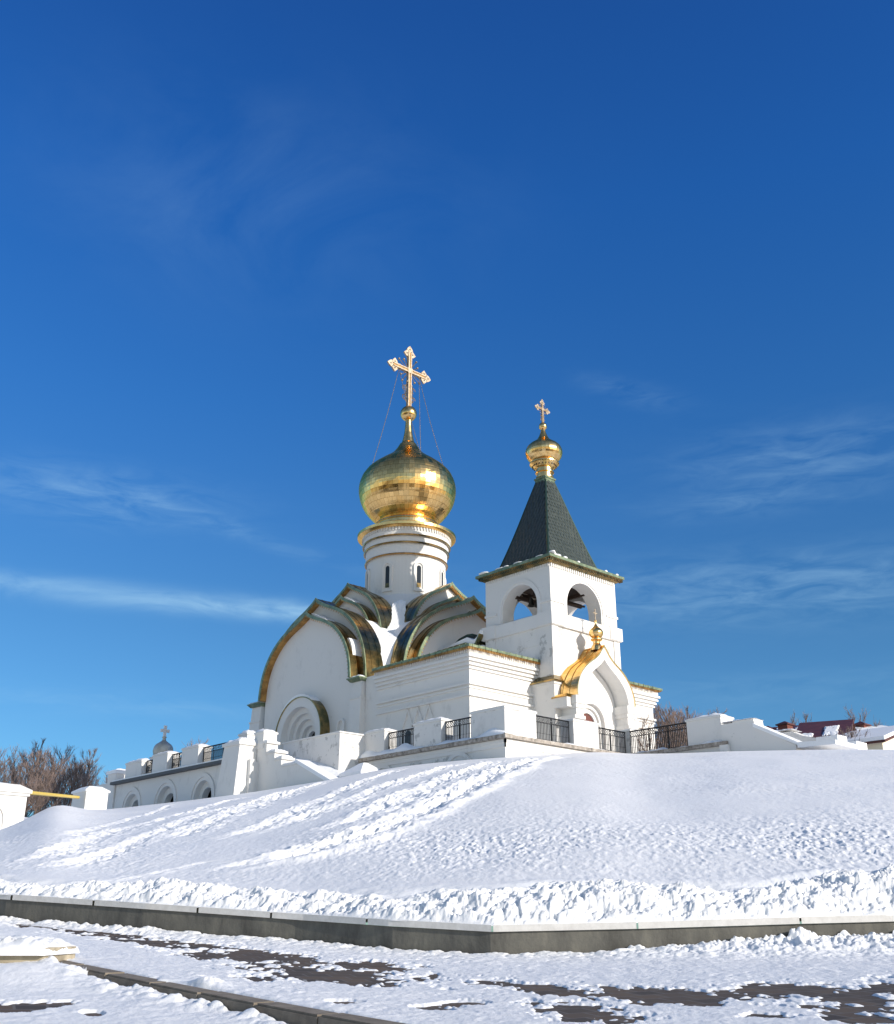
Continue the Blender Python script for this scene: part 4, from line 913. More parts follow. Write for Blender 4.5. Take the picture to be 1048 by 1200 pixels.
# right wing of the terrace
rw = thing('terrace_wing', 'white terrace wing with broad pier and stepped stair wall sloping down to the right', 'terrace', (50, 33, 6.0))
WX = 48.14
bm = B(); bx(bm, WX+.1, 56, 30.9, TYY+.16, 4.0, 8.75); bx(bm, WX-.12, WX+.09, 30.45, 30.95, 8.3, 8.75); wr = obj('wall', bm, M['plaster'], rw)
bm = B(); bx(bm, WX-.1, WX+.7, 30.55, TYY-.12, 8.752, 8.95); lr = obj('ledge', bm, M['ledge'], rw)
bm = B(); bx(bm, WX+.72, 58, 31.0, TYY+.55, 8.76, 9.08); obj('deck_snow', bm, M['snowcap'], rw)
drift(lr, WX-.06, WX+.4, 30.7, 36.7, 8.95, .22, 14, 'y')
pier(rw, WX+.3, WX+1.5, 31.0, 33.15, 8.95, 10.42, 6, M['plaster'], h=.12)
def stairwall(parent, x0, x1, y_hi, steps, slope, zb, m=None):
    """profile in (y, z): stepped then sloping towards -y"""
    pts = [(y_hi, zb)]+[(y_hi, steps[0][1])]
    for (y, z), nx in zip(steps, steps[1:]+[None]):
        pts.append((y, z))
        if nx: pts.append((y, nx[1]))
    pts += [slope[0], slope[1], (slope[1][0], zb)]
    pts = [p for i, p in enumerate(pts) if i == 0 or hypot(p[0]-pts[i-1][0], p[1]-pts[i-1][1]) > .01]
    bm = B(); plate(bm, pts, [], lambda a, b, d: (d, a, b), x0, x1); return obj('stair_wall', bm, m or M['plaster'], parent)
sw = stairwall(rw, WX+.12, WX+1.0, 30.9, [(30.2, 9.85), (28.95, 9.92)], [(28.9, 9.45), (26.75, 8.32)], 4.5)
bm = B(); hexa(bm, [(WX+.0, 28.95, 9.47), (WX+1.1, 28.95, 9.47), (WX+1.1, 26.6, 8.28), (WX+.0, 26.6, 8.28), (WX+.0, 28.95, 9.66), (WX+1.1, 28.95, 9.66), (WX+1.1, 26.6, 8.44), (WX+.0, 26.6, 8.44)])
heap(bm, WX+.05, WX+1.05, 28.9, 30.9, 9.93, .1, 8, 3); hexa(bm, [(WX, 26.6, 8.15), (WX+2.4, 26.6, 8.15), (WX+2.4, 24.6, 8.1), (WX, 24.6, 8.1), (WX, 26.6, 8.42), (WX+2.4, 26.6, 8.42), (WX+2.4, 24.6, 8.3), (WX, 24.6, 8.3)]); obj('snow_cover', bm, M['snowcap'], sw)
sw2 = stairwall(rw, 52.0, 52.9, 31.5, [(30.2, 9.78), (29.0, 9.70)], [(28.4, 9.4), (26.6, 8.9)], 4.5)
bm = B(); bx(bm, 51.95, 52.95, 26.4, 27.6, 6, 9.2); bx(bm, 51.9, 53.0, 25.4, 26.4, 6, 8.75); heap(bm, 51.9, 53.0, 28.9, 31.4, 9.79, .16, 8, 13); obj('snow_cover', bm, M['snowcap'], sw2)
# ------------------------------------------------------------------ left stairs + inner wall
st = thing('staircase', 'snow filled white staircase with stepped side wall rising to the church terrace', 'staircase', (35, 50, 6.0))
SX = 33.45
sw = stairwall(st, SX, SX+.75, 52.15, [(51.2, 9.65), (50.35, 9.12), (49.65, 8.68), (47.75, 8.24)], [(47.7, 8.2), (45.0, 6.9)], 4.5, M['plaster'])
bm = B()
for (ya, yb, z) in ((51.15, 52.3, 9.78), (50.3, 51.3, 9.16), (49.6, 50.45, 8.72), (48.2, 49.7, 8.28)):
    bx(bm, SX-.07, SX+.82, ya-.08, yb-.12, z-.12, z)
obj('stair_coping', bm, M['plaster'], sw)
bm = B()
for i, (ya, yb, z) in enumerate(((51.15, 52.2, 9.78), (50.3, 51.15, 9.16), (49.6, 50.3, 8.72), (48.2, 49.6, 8.28))): heap(bm, SX-.06, SX+.8, ya-.08, yb, z, .16, 8, i)
hexa(bm, [(SX-.08, 48.2, 8.26), (SX+.85, 48.2, 8.26), (SX+.85, 44.9, 6.8), (SX-.08, 44.9, 6.8), (SX-.08, 48.2, 8.45), (SX+.85, 48.2, 8.45), (SX+.85, 44.9, 7.02), (SX-.08, 44.9, 7.02)])
obj('snow_cover', bm, M['snowcap'], sw, smooth=False)
# flight of steps buried under a snow ramp
bm = B(); g = []; rnd = random.Random(4)
for i in range(40):
    t = i/39; y = 53.5-t*9.5; z = 9.35-t*2.5+.12*sin(t*7); g.append([bm.verts.new((SX+.74+(37.2-SX-.74)*j/8, y, z+.18*sin(j*.9+t*4)*.5+.1*(j > 5)+rnd.uniform(-.02, .02))) for j in range(9)])
for r0, r1 in zip(g, g[1:]):
    for j in range(8): bm.faces.new((r0[j], r0[j+1], r1[j+1], r1[j]))
obj('snow_ramp', bm, M['snowcap'], st, smooth=True)
bm = B(); bx(bm, 36.6, 38.55, 48.55, 54.2, 4.5, 10.3); iw = obj('inner_wall', bm, M['worn'], st)
bm = B(); bx(bm, 36.53, 38.6, 48.48, 54.2, 10.302, 10.38); heap(bm, 36.6, 38.5, 48.55, 54.1, 10.38, .06, 10, 3); obj('wall_coping', bm, M['plaster'], iw)
# upper landing piers
for k, (x0, x1, y0, y1, z0, z1) in enumerate(((33.5, 34.3, 53.4, 54.3, 9, 10.55), (33.4, 34.3, 51.5, 52.4, 9.4, 10.4))): pier(st, x0, x1, y0, y1, z0, z1, 20+k, M['plaster'], h=.14)
# low pyramid capped post at the foot of the stairs
bm = B(); x0, x1, y0, y1 = 35.6, 37.3, 45.2, 46.9; bx(bm, x0, x1, y0, y1, 5, 7.55); pp = thing('stair_post', 'low square post with snowy pyramid cap at the foot of the staircase', 'post', (36.4, 46, 6))
obj('post_body', bm, M['plaster'], pp)
bm = B(); fru(bm, (x0-.12, x1+.12, y0-.12, y1+.12), 7.552, (x0-.12, x1+.12, y0-.12, y1+.12), 7.7); fru(bm, (x0-.12, x1+.12, y0-.12, y1+.12), 7.7, (36.3, 36.6, 45.9, 46.2), 8.3); obj('post_cap', bm, M['snowcap'], pp)
# ------------------------------------------------------------------ left arcade wall
ar = thing('arcade_wall', 'long white wall with three round arches and iron railed parapet left of the staircase', 'wall', (33, 61, 5.5))
AXX = 32.89
bm = B(); hs = [archpts(y, r, 7.05, 5.0, 24) for y, r in ((56.9, 1.02), (61.4, 1.08), (65.85, .98))]
plate(bm, [(51.9, 4.5), (68.3, 4.5), (68.3, 8.8), (51.9, 8.8)], hs, f1, AXX, AXX+.35)
hs2 = [archpts(y, r*.68, 7.0, 5.0, 24) for y, r in ((56.9, 1.02), (61.4, 1.08), (65.85, .98))]
plate(bm, [(51.95, 4.6), (68.2, 4.6), (68.2, 8.7), (51.95, 8.7)], hs2, f1, AXX+.35, AXX+.75)
aw = obj('wall', bm, M['plaster'], ar)
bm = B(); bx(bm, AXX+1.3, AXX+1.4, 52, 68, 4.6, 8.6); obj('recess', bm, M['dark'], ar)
bm = B()
for y, r in ((56.9, 1.02), (61.4, 1.08), (65.85, .98)): plate(bm, archpts(y, r+.42, 7.05, 5.5, 26), [archpts(y, r+.2, 7.05, 5.52, 26)], f1, AXX-.07, AXX-.002)
obj('arch_moulding', bm, M['plaster'], aw)
bm = B(); bx(bm, AXX-.38, AXX+1.2, 53.9, 68.5, 8.802, 8.98); al = obj('ledge', bm, M['darkroof'], ar)
m = M['leadge'] = mat('dull_zinc', (.09, .09, .095), .6, .3); al.data.materials[0] = m
bm = B(); bx(bm, AXX-.3, AXX+4.5, 53.6, 68.4, 8.982, 9.08); obj('deck_snow', bm, M['snowcap'], ar)
drift(al, AXX-.3, AXX+.12, 54.1, 68.3, 9.0, .22, 24, 'y')
pier(ar, AXX+.05, AXX+.75, 65.1, 67.3, 9.02, 10.15, 31, M['plaster'], h=.12)
pier(ar, AXX+.05, AXX+.75, 62.1, 64.7, 9.02, 10.32, 32, M['plaster'], h=.10) if False else None
pier(ar, AXX+.05, AXX+.95, 61.7, 63.6, 9.02, 10.3, 32, M['plaster'], h=.1)
pier(ar, AXX+.05, AXX+.95, 57.9, 59.9, 9.02, 10.3, 33, M['plaster'], h=.1)
railing('y', AXX+.4, 63.65, 65.08, 9.02, 10.1, 'short iron railing at the far left end of the arcade parapet')
railing('y', AXX+.4, 59.95, 61.68, 9.02, 10.15, 'iron railing in front of the grey cupola on the arcade parapet')
railing('y', AXX+.4, 54.4, 57.88, 9.02, 10.15, 'iron railing between the arcade pier and the broad battered buttress')
# end corner of arcade
bm = B(); bx(bm, AXX-.1, AXX+1.6, 68.35, 69.5, 4.5, 9.6); ec = obj('end_pier', bm, M['plaster'], ar)
bm = B(); bx(bm, AXX-.2, AXX+1.7, 68.25, 69.6, 9.602, 9.8); heap(bm, AXX-.2, AXX+1.7, 68.25, 69.6, 9.8, .2, 8, 2); obj('pier_cap', bm, M['snowcap'], ec)
bm = B(); bx(bm, AXX+.9, AXX+1.9, 69.5, 76, 4.5, 9.3); obj('return_wall', bm, M['plaster'], ar)
# battered buttress
bu = thing('buttress', 'tall battered white buttress with snow cap between the arcade and the staircase', 'buttress', (32.8, 53.1, 5.5))
bm = B(); fru(bm, (31.95, 34.0, 52.1, 54.3), 5.0, (32.3, 33.55, 52.2, 53.85), 9.6); obj('buttress_body', bm, M['plaster'], bu)
bm = B(); bx(bm, 32.2, 33.65, 52.1, 53.95, 9.602, 9.78); obj('buttress_cap', bm, M['plaster'], bu)
bm = B(); heap(bm, 32.22, 33.63, 52.12, 53.93, 9.78, .32, 12, 5); obj('snow_cover', bm, M['snowcap'], bu, smooth=True)
# grey cupola behind the arcade
cu = thing('stone_cupola', 'small weathered grey onion cupola with pale cross behind the arcade parapet', 'cupola', (39.7, 75.15, 8.0))
cxx, cyy = 39.7, 75.15
bm = B(); lathe(bm, cxx, cyy, [(.9, 8), (.9, 11.9), (1.0, 12.0), (.62, 12.05)], 20); obj('cupola_drum', bm, M['plaster'], cu)
bm = B(); lathe(bm, cxx, cyy, crv([(.5, 12.0), (.62, 12.1), (.75, 12.4), (.75, 12.72), (.62, 13.0), (.35, 13.2), (.16, 13.36), (.12, 13.55)], 3)+[(.2, 13.58), (.12, 13.66)], 24)
lathe(bm, cxx, cyy, [(.755, 12.50), (.79, 12.54), (.755, 12.6)], 24); od = obj('onion_dome', bm, M['stonedome'], cu, smooth=True)
bm = B(); f = lambda a, b, d: (cxx+a, cyy+d, b); plate(bm, [(-.1, 13.6), (.1, 13.6), (.1, 14.0), (.36, 13.98), (.36, 14.22), (.1, 14.2), (.12, 14.5), (-.12, 14.5), (-.1, 14.2), (-.36, 14.22), (-.36, 13.98), (-.1, 14.0)], [], f, -.07, .07); obj('cross', bm, M['plaster'], od)
# ------------------------------------------------------------------ far left gate pillars and yellow pipe
gp = thing('gate_pillar', 'massive white gate pillar with moulded cap at the left edge of the photo', 'pillar', (17.0, 48.0, 3.0))
cx_, cy_ = 18.52, 46.44
bm = B(); bx(bm, cx_-3.0, cx_-.12, cy_+.15, cy_+3.5, 1.5, 5.2); bx(bm, cx_-.12-.4, cx_+.35, cy_+.1, cy_+3.3, 2.5, 3.35); obj('pillar_body', bm, M['plaster'], gp)
bm = B(); bx(bm, cx_-3.1, cx_-.04, cy_+.07, cy_+3.6, 5.202, 5.32); bx(bm, cx_-3.2, cx_+.02, cy_-.0, cy_+3.7, 5.322, 5.46); fru(bm, (cx_-3.2, cx_+.02, cy_, cy_+3.7), 5.46, (cx_-2.8, cx_-.4, cy_+.4, cy_+3.3), 5.7)
obj('pillar_cap', bm, M['plaster'], gp)
bm = B(); FP = lambda a, b, d: (a, cy_+.15-d, b); plate(bm, archpts(cx_-1.7, .85, 4.15, 3.9, 16), [archpts(cx_-1.7, .68, 4.15, 3.92, 16)], FP, 0, .08); plate(bm, archpts(cx_-1.7, .55, 4.15, 4.0, 16), [], FP, 0, .05); bx(bm, cx_-2.65, cx_-.75, cy_+.02, cy_+.15, 3.72, 3.88); obj('moulding', bm, M['plaster'], gp)
bm = B(); heap(bm, cx_-2.7, cx_-.45, cy_+.45, cy_+3.2, 5.7, .12, 10, 4); obj('snow_cover', bm, M['snowcap'], gp, smooth=True)
pd = thing('pedestal', 'low white pedestal with rounded snowy cap at the end of the yellow pipe', 'pedestal', (27.8, 60.8, 5))
px0, py0 = 27.09, 60.19
bm = B(); bx(bm, px0, px0+1.35, py0-.2, py0+1.6, 4.0, 7.25); obj('pedestal_body', bm, M['plaster'], pd)
bm = B(); bx(bm, px0-.08, px0+1.43, py0-.28, py0+1.68, 7.252, 7.36); fru(bm, (px0-.08, px0+1.43, py0-.28, py0+1.68), 7.36, (px0+.3, px0+1.05, py0+.1, py0+1.3), 7.6); heap(bm, px0, px0+1.3, py0-.2, py0+1.6, 7.4, .2, 8, 4); obj('pedestal_cap', bm, M['snowcap'], pd)
bm = B(); a = atd(34, 929, 51.0); b = atd(92, 934.5, 66.0); tube(bm, [a, a.lerp(b, .5), b], .085, 8)
obj('barrier_pipe', bm, M['yellow'], None, 'yellow pipe barrier spanning from the gate pillar to the low pedestal', 'pipe')
# ------------------------------------------------------------------ trees
def tree_mesh(seed, h, spread):
    rnd = random.Random(seed); trunk = B(); crown = B(); twigs = B()
    def path(p, d, l, n, wob, up):
        pts = [p]; dd = d.copy()
        for i in range(n):
            dd = (dd+Vector((rnd.uniform(-1, 1), rnd.uniform(-1, 1), rnd.uniform(-1, 1)))*wob+Vector((0, 0, up))).normalized(); pts.append(pts[-1]+dd*(l/n))
        return pts
    def at_(pts, t):
        f = t*(len(pts)-1); i = min(len(pts)-2, int(f)); return pts[i].lerp(pts[i+1], f-i), (pts[i+1]-pts[i]).normalized()
    for tk in range(rnd.choice((1, 2, 2))):
        base = Vector((rnd.uniform(-.5, .5), rnd.uniform(-.5, .5), 0))*tk
        tp = path(base, Vector((rnd.uniform(-.2, .2), rnd.uniform(-.2, .2), 1)).normalized(), h*(1-.15*tk), 8, .07, .05); r0 = h*.011+.03
        tube(trunk, tp, r0, 6, .02)
        for k in range(20):
            t = .18+.8*(k+rnd.random())/20; p, d = at_(tp, t); az = rnd.uniform(0, 6.28); L1 = h*spread*(.14+.42*(1-t)**.8)*rnd.uniform(.7, 1.2)
            b1 = path(p, Vector((cos(az), sin(az), rnd.uniform(.9, 2.2))).normalized(), L1, 4, .16, .08); tube(crown, b1, max(.02, r0*.42*(1-t*.6)), 3, .014)
            for m_ in range(6):
                t2 = .2+.8*rnd.random(); p2, d2 = at_(b1, t2); L2 = L1*rnd.uniform(.25, .55)
                b2 = path(p2, (d2+Vector((rnd.uniform(-1, 1), rnd.uniform(-1, 1), rnd.uniform(-.2, .9)))*.7).normalized(), L2, 3, .2, .08); tube(crown, b2, .016, 3, .010)
                for q in range(4):
                    p3, d3 = at_(b2, .15+.85*rnd.random())
                    b3 = path(p3, (d3+Vector((rnd.uniform(-1, 1), rnd.uniform(-1, 1), rnd.uniform(-.2, .9)))*.8).normalized(), L2*rnd.uniform(.3, .8), 2, .2, .1); tube(twigs, b3, .010, 3, .006)
    return trunk, crown, twigs
protos = []
def mk(bm, name, m):
    me = bpy.data.meshes.new(name); bm.to_mesh(me); bm.free(); me.materials.append(m); return me
for k, (h, sp) in enumerate(((9, .62), (8, .8), (9.5, .5), (5, 1.1))):
    a, b, c = tree_mesh(40+k, h, sp); protos.append((h, mk(a, 'trunk', M['bark']), mk(b, 'branches', M['bark']), mk(c, 'twigs', M['twig'] if k in (1, 3) else M['twig_grey'])))
def put_tree(u, vtop, dist, k, label, group, rot, zbase=None, sc=None):
    p = atd(u, vtop, dist); s_, d_, z_ = sd(p); zb = float(base_slope(np.array(s_/d_), np.array(d_))[0])-.3 if zbase is None else zbase
    H = z_-zb; h, t, b, c = protos[k]; s = H/(h*1.02)
    o = bpy.data.objects.new('bare_tree', None); C.objects.link(o); o.location = (p.x, p.y, zb); o.rotation_euler = (0, 0, rot); o['label'] = label; o['category'] = 'tree'; o['group'] = group
    w = max(s, .75)*(sc or 1)
    o.scale = (w, w, s)
    for nm, me in (('trunk', t), ('branches', b), ('twigs', c)):
        q = bpy.data.objects.new(nm, me); C.objects.link(q); q.parent = o
LT = [(-20, 884, 112, 0, 'bare tree cut by the left edge of the photo above the gate pillar'), (6, 876, 106, 1, 'bare tree rising just above the white gate pillar at far left'), (17, 872, 130, 2, 'slim tall bare tree left of the yellow pipe behind the others'), (112, 878, 126, 0, 'slim reddish bare tree behind the end of the arcade wall'), (24, 886, 118, 2, 'thin bare tree behind the left end of the yellow pipe'),
      (40, 870, 108, 0, 'tallest bare bluish tree above the yellow pipe'), (57, 890, 100, 3, 'low bushy bare tree behind the middle of the yellow pipe'), (66, 876, 116, 2, 'bare tree just right of the tallest one over the yellow pipe'),
      (78, 874, 104, 1, 'reddish bare tree left of the pedestal by the arcade'), (93, 880, 110, 0, 'reddish brown bare tree directly above the white pedestal'), (106, 886, 102, 2, 'reddish bare tree touching the left end of the arcade wall'), (26, 920, 84, 3, 'low dark shrub filling the gap just right of the gate pillar'), (52, 908, 90, 3, 'low dark shrub under the tallest tree behind the pipe'), (75, 902, 95, 3, 'dense dark shrub behind the right end of the yellow pipe'), (30, 903, 94, 3, 'dense dark shrub beside the gate pillar behind the pipe'), (52, 884, 122, 2, 'thin pale tree filling the gap right of the tallest tree'), (86, 884, 120, 1, 'bare tree behind the two reddish trees near the pedestal'), (100, 902, 92, 3, 'low dense shrub just above the snowy pedestal'), (42, 918, 86, 3, 'lowest dark shrub at the left end of the yellow pipe'), (33, 878, 114, 1, 'broad bare tree left of the tallest tree'), (119, 898, 120, 1, 'small bare tree peeking over the end of the arcade wall')]
for i, (u, v, d, k, lab) in enumerate(LT): put_tree(u, v, d, k, lab, 'bare trees behind the pipe barrier', i*1.7)
RT = [(762, 846, 72, 3, 'spreading bare shrub at the left end of the long railing near the church corner'), (800, 842, 74, 3, 'spreading bare shrub against the broad pier of the long railing'), (785, 829, 104, 0, 'slender bare tree between the two tallest behind the long railing'), (820, 834, 100, 1, 'bare tree crown just above the middle of the broad pier'), (757, 835, 92, 0, 'bare tree rising beside the right corner of the church behind the long railing'), (777, 826, 88, 1, 'tallest bare tree behind the long railing right of the porch'), (795, 834, 95, 2, 'bare tree behind the middle of the long railing'), (768, 838, 80, 3, 'bushy bare tree close behind the left half of the long railing'), (787, 842, 80, 3, 'bushy bare tree close behind the right half of the long railing'), (806, 834, 98, 0, 'bare tree behind the broad pier at the end of the long railing'), (828, 829, 104, 2, 'thin bare tree top above the broad pier of the terrace wing')]
for i, (u, v, d, k, lab) in enumerate(RT): put_tree(u, v, d, k, lab, 'bare trees behind the railing', 2+i*1.3)
FTR = [(905, 840, 150, 2, 'pale thin tree top left of the maroon roof'), (925, 843, 155, 0, 'thin tree top above the left chimney of the maroon roof'), (1008, 840, 150, 1, 'bare tree top behind the right chimney'), (1030, 846, 160, 0, 'bare tree top between the right chimney and the cream wall'), (958, 842, 165, 2, 'very thin tree top over the ridge of the maroon roof'), (215, 868, 160, 1, 'faint pale tree top beside the grey cupola')]
for i, (u, v, d, k, lab) in enumerate(FTR): put_tree(u, v, d, k, lab, 'distant tree tops', 1+i*1.1, sc=.8)
put_tree(993, 852, 96, 1, 'dark bare tree in front of the snowy roof at right', 'bare trees before the houses', .4, sc=.7); put_tree(1012, 862, 94, 3, 'low dark shrub in front of the cream wall house', 'bare trees before the houses', 2.4)
# ------------------------------------------------------------------ houses at right
def pt(u, v, d): return atd(u, v, d)
def gable_house(name, label, ul, ur, vr, ve, d, mw, mr, snowy, wid=8, chim=()):
    """ridge seen from ul to ur at vr; eave line at ve"""
    a, b = pt(ul, vr[0], d), pt(ur, vr[1], d); a = pt(ul, vr[0], d*b.z/a.z); zr = b.z; ax = (b-a).normalized(); n = Vector((ax.y, -ax.x, 0))
    if n.dot(a) > 0: n = -n
    ez = pt((ul+ur)/2, ve, d-wid*.4).z; gz = 9.5
    h = thing(name, label, 'house', (*((a+b)/2+n*0).xy, gz))
    bm = B(); w = wid/2
    if True:
        A0, A1, B0, B1 = a+n*w*.9, a-n*w*.9, b+n*w*.9, b-n*w*.9
        vs = [bm.verts.new((p.x, p.y, gz)) for p in (A0, B0, B1, A1)]+[bm.verts.new((p.x, p.y, ez)) for p in (A0, B0, B1, A1)]
        ra, rb = bm.verts.new((a.x, a.y, zr-.15)), bm.verts.new((b.x, b.y, zr-.15))
        for f in ((0, 1, 5, 4), (2, 3, 7, 6), (3, 2, 1, 0)): bm.faces.new([vs[i] for i in f])
        bm.faces.new((vs[0], vs[4], ra, vs[7], vs[3])); bm.faces.new((vs[1], vs[2], vs[6], rb, vs[5])); bm.faces.new((vs[4], vs[5], rb, ra)); bm.faces.new((vs[7], ra, rb, vs[6]))
    obj('wall', bm, mw, h)
    bm = B(); o = .5
    for s_ in (1, -1):
        e0 = a+n*s_*(w+.2)-ax*o; e1 = b+n*s_*(w+.2)+ax*o; e0.z = e1.z = ez-.15; r0 = a-ax*o; r1 = b+ax*o
        hexa(bm, [e0, e1, r1, r0, e0+Vector((0, 0, .18)), e1+Vector((0, 0, .18)), r1+Vector((0, 0, .18)), r0+Vector((0, 0, .18))])
    rf = obj('roof', bm, mr, h)
    if snowy:
        bm = B()
        for (t0, t1, s0, s1) in snowy:
            def Pn(t, s): 
                e = a.lerp(b, t)+n*(w+.2)*s; e.z = zr-(zr-ez+.15)*s+.2; return e
            N1, N2 = 10, 6; rr = random.Random(int(t0*100)); g = [[bm.verts.new(Pn(t0+(t1-t0)*min(1, max(0, i/N1+(rr.uniform(-.1, .1) if 0 < j < N2 else 0))), s0+(s1-s0)*(j/N2+rr.uniform(-.12, .12)))+Vector((0, 0, .12*(0 < i < N1 and 0 < j < N2)))) for j in range(N2+1)] for i in range(N1+1)]
            for i in range(N1):
                for j in range(N2): bm.faces.new((g[i][j], g[i+1][j], g[i+1][j+1], g[i][j+1]))
        obj('roof_snow', bm, M['snowcap'], rf)
    for (u, vt, vb, wd) in chim:
        p = pt(u, vt, d-2.2); q = pt(u, vb+6, d-2.2)
        bm = B(); bx(bm, p.x-wd, p.x+wd, p.y-wd, p.y+wd, q.z, p.z-.25); ch = obj('chimney', bm, M['brick'], rf)
        bm = B(); bx(bm, p.x-wd*1.3, p.x+wd*1.3, p.y-wd*1.3, p.y+wd*1.3, p.z-.248, p.z-.12); fru(bm, (p.x-wd*1.2, p.x+wd*1.2, p.y-wd*1.2, p.y+wd*1.2), p.z-.12, (p.x-.05, p.x+.05, p.y-.05, p.y+.05), p.z+.2); obj('chimney_cap', bm, M['maroon'], ch)
gable_house('house', 'long low maroon roofed house with two brick chimneys left of the big maroon roof', 896, 960, (855, 850), 862, 118, M['greywall'], M['maroon'], [(.25, .5, .2, .9), (.6, .95, .3, .95)], 8, ((900, 853, 861, .5), (920, 847.5, 858, .55)))
gable_house('house', 'house under a big maroon metal roof with a patch of snow on it', 944, 994, (849, 845.5), 866, 104, M['greywall'], M['maroon'], [(.5, .84, .42, .95), (.03, .3, .8, 1.)], 13)
gable_house('house', 'snowy roofed house with one brick chimney between the maroon roof and the cream house', 985, 1042, (853, 853), 868, 112, M['cream'], M['greywall'], [(.02, .98, .04, .95)], 11, ((1009, 848, 858, .55),))
p = pt(1034, 869, 92.0); hx0, hy0 = p.x, p.y
hh = thing('house', 'cream walled house with a snow edged gable at the right edge of the photo', 'house', (hx0+5, hy0+5, 9.0))
bm = B(); ez = p.z; az_h = pt(1075, 846, 92).z
plate(bm, [(hx0, 8.5), (hx0+10, 8.5), (hx0+10, ez), (hx0+5, az_h), (hx0, ez)], [], lambda a, b, d: (a, d, b), hy0, hy0+9); obj('wall', bm, M['cream'], hh)
bm = B(); q0 = [(hx0-.5, ez-.15), (hx0+5, az_h+.15), (hx0+10.5, ez-.15)]; shell(bm, [(a, b+.2) for a, b in q0], q0, lambda a, b, d: (a, d, b), hy0-.5, hy0+9.5); hr = obj('roof', bm, M['maroon'], hh)
bm = B(); shell(bm, [(a, b+.5) for a, b in q0], [(a, b+.21) for a, b in q0], lambda a, b, d: (a, d, b), hy0-.45, hy0+9.4); obj('roof_snow', bm, M['snowcap'], hr)
# ------------------------------------------------------------------ light
EL, AZ = 19.6, -77.8
sv = Vector((cos(radians(AZ))*cos(radians(EL)), sin(radians(AZ))*cos(radians(EL)), sin(radians(EL))))
L = bpy.data.lights.new('Sun', 'SUN'); L.energy = 3.9; L.angle = radians(.5); L.color = (1, .93, .83)
lo = bpy.data.objects.new('Sun', L); C.objects.link(lo); lo.rotation_euler = sv.to_track_quat('Z', 'Y').to_euler()
w = bpy.data.worlds.new('World'); bpy.context.scene.world = w; w.use_nodes = True; nt = w.node_tree
bg = nt.nodes['Background']; sky = nt.nodes.new('ShaderNodeTexSky'); sky.sky_type = 'NISHITA'; sky.sun_disc = False
sky.sun_elevation = radians(EL); sky.sun_rotation = radians(90-AZ); sky.altitude = 300; sky.air_density = 1.0; sky.dust_density = .3; sky.ozone_density = 2.5
def wn(t, **k):
    n = nt.nodes.new(t)
    for a, v in k.items(): setattr(n, a, v)
    return n
hs = wn('ShaderNodeHueSaturation'); hs.inputs['Saturation'].default_value = 1.0; hs.inputs['Value'].default_value = 1.0

# thin cirrus: a stretched noise over the sky direction
tc = wn('ShaderNodeTexCoord'); sep = wn('ShaderNodeSeparateXYZ'); nt.links.new(tc.outputs['Generated'], sep.inputs[0])
def wm(op, a, b=None, c=None):
    n = wn('ShaderNodeMath', operation=op)
    for i, v in enumerate((a, b, c)):
        if v is None: continue
        if hasattr(v, 'node'): nt.links.new(v, n.inputs[i])
        else: n.inputs[i].default_value = v
    return n.outputs[0]
def dotv(vx, vy): return wm('ADD', wm('MULTIPLY', sep.outputs[0], vx), wm('MULTIPLY', sep.outputs[1], vy))
lat = dotv(sin(HD), -cos(HD)); fwd = dotv(cos(HD), sin(HD)); az_ = wm('ARCTAN2', lat, fwd); el_ = wm('ARCSINE', sep.outputs[2])
cmb = wn('ShaderNodeCombineXYZ'); nt.links.new(az_, cmb.inputs[0]); nt.links.new(el_, cmb.inputs[1])
def cl(scale, sx, sy, rot, det, lo_, hi_, off=(0, 0, 0), rgh=.6):
    mp = wn('ShaderNodeMapping'); mp.inputs['Scale'].default_value = (sx, sy, 1); mp.inputs['Rotation'].default_value = (0, 0, rot); mp.inputs['Location'].default_value = off
    nt.links.new(cmb.outputs[0], mp.inputs[0]); n = wn('ShaderNodeTexNoise'); n.inputs['Scale'].default_value = scale; n.inputs['Detail'].default_value = det; n.inputs['Roughness'].default_value = rgh; n.inputs['Distortion'].default_value = .6
    nt.links.new(mp.outputs[0], n.inputs['Vector']); mr = wn('ShaderNodeMapRange'); mr.inputs[1].default_value = lo_; mr.inputs[2].default_value = hi_; nt.links.new(n.outputs['Fac'], mr.inputs[0]); return mr.outputs[0]
def blob(a0, e0, wa, we, tilt=0):
    x = wm('DIVIDE', wm('SUBTRACT', az_, a0), wa); e = wm('SUBTRACT', wm('SUBTRACT', el_, e0), wm('MULTIPLY', wm('SUBTRACT', az_, a0), tilt)); y = wm('DIVIDE', e, we)
    return wm('POWER', 2.718, wm('MULTIPLY', wm('ADD', wm('MULTIPLY', x, x), wm('MULTIPLY', y, y)), -1))
def pxdir(u, v):
    r = Fv+Rv*((u-CX)/FPX)-Uv*((v-CY)/FPX); r.normalize(); s_, d_, z_ = sd(r); return atan2(s_, d_), math.asin(z_)
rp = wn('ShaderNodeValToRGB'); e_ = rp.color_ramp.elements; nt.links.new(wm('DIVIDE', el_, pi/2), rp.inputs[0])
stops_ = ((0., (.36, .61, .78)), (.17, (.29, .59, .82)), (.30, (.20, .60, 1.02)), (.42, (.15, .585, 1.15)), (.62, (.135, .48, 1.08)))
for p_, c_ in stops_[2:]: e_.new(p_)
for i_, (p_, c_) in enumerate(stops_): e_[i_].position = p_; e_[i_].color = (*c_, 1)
fr_ = wn('ShaderNodeMapRange'); fr_.interpolation_type = 'SMOOTHSTEP'; fr_.inputs[1].default_value = -.1; fr_.inputs[2].default_value = .45; nt.links.new(fwd, fr_.inputs[0])
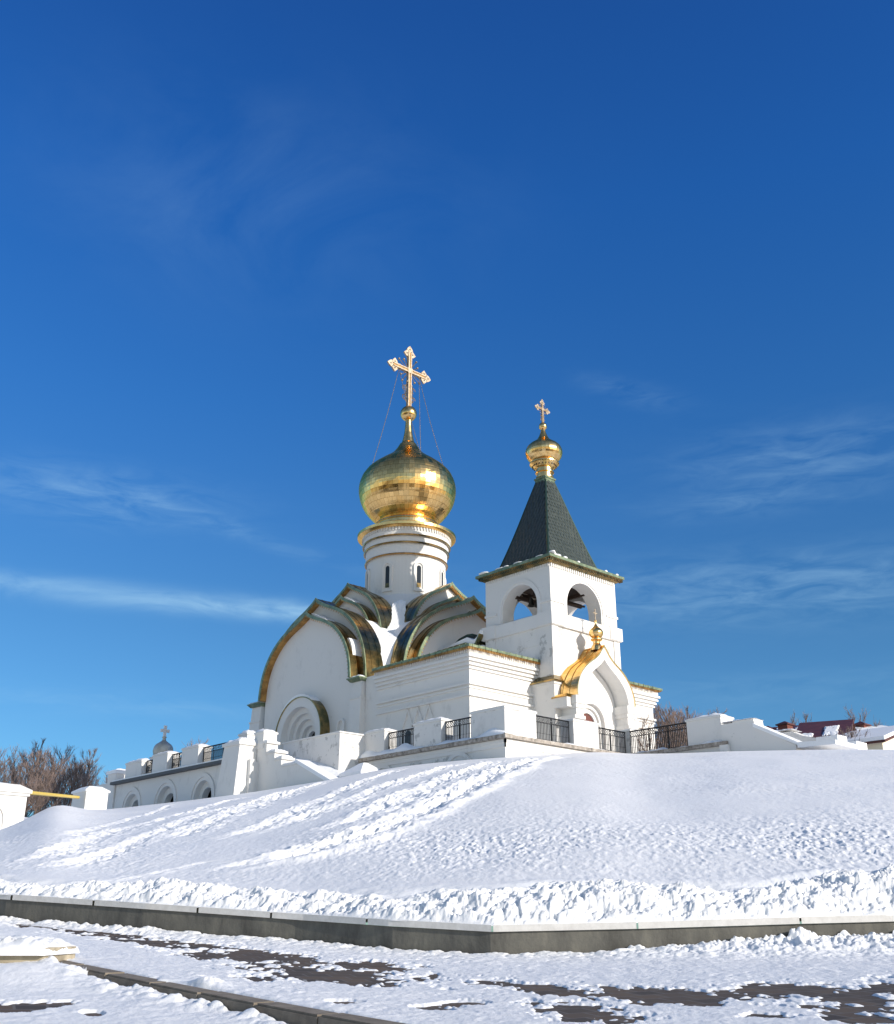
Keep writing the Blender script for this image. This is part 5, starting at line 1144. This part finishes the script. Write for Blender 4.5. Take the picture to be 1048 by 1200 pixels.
tm = wn('ShaderNodeMix', data_type='RGBA'); nt.links.new(fr_.outputs[0], tm.inputs[0]); tm.inputs[6].default_value = (1.04, 1.0, .96, 1); nt.links.new(rp.outputs[0], tm.inputs[7])
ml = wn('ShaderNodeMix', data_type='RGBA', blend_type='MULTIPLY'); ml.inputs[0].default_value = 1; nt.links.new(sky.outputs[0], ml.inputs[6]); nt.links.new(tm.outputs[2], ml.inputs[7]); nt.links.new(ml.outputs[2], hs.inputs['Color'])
fine = cl(7, 1, 3.2, .08, 9, .38, .72); wisp = cl(16, 1, 4.5, -.1, 9, .35, .75, (3, 1, 0)); soft = cl(4, 1, 2, .3, 6, .40, .8, (9, 4, 0))
tot = None
for (u, v, wu, wv, amp, tl, tex) in ((150, 700, 300, 13, .62, -.02, fine), (330, 715, 150, 9, .6, -.04, wisp), (110, 580, 130, 26, .36, .0, wisp), (300, 630, 120, 10, .16, -.25, wisp), (900, 690, 260, 34, .36, -.03, wisp), (950, 535, 140, 34, .26, 0, wisp), (870, 590, 110, 14, .18, 0, wisp), (740, 460, 60, 14, .14, -.3, wisp), (300, 230, 260, 100, .13, 0, soft), (150, 825, 220, 14, .16, 0, wisp), (900, 810, 240, 20, .12, 0, wisp)):
    a0, e0 = pxdir(u, v); t_ = wm('MULTIPLY', wm('MULTIPLY', blob(a0, e0, wu/FPX, wv/FPX, tl), tex), amp); tot = t_ if tot is None else wm('ADD', tot, t_)
tot = wm('MINIMUM', tot, .85)
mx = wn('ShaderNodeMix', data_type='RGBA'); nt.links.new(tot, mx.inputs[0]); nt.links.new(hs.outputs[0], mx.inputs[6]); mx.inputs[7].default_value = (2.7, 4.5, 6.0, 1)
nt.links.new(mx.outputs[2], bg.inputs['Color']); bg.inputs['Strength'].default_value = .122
sc = bpy.context.scene; sc.view_settings.view_transform = 'Standard'; sc.view_settings.look = 'None'; sc.view_settings.exposure = .35; sc.view_settings.gamma = 1; sc.view_settings.use_curve_mapping = False
sc.render.engine = 'CYCLES'; sc.cycles.max_bounces = 6; sc.cycles.diffuse_bounces = 4
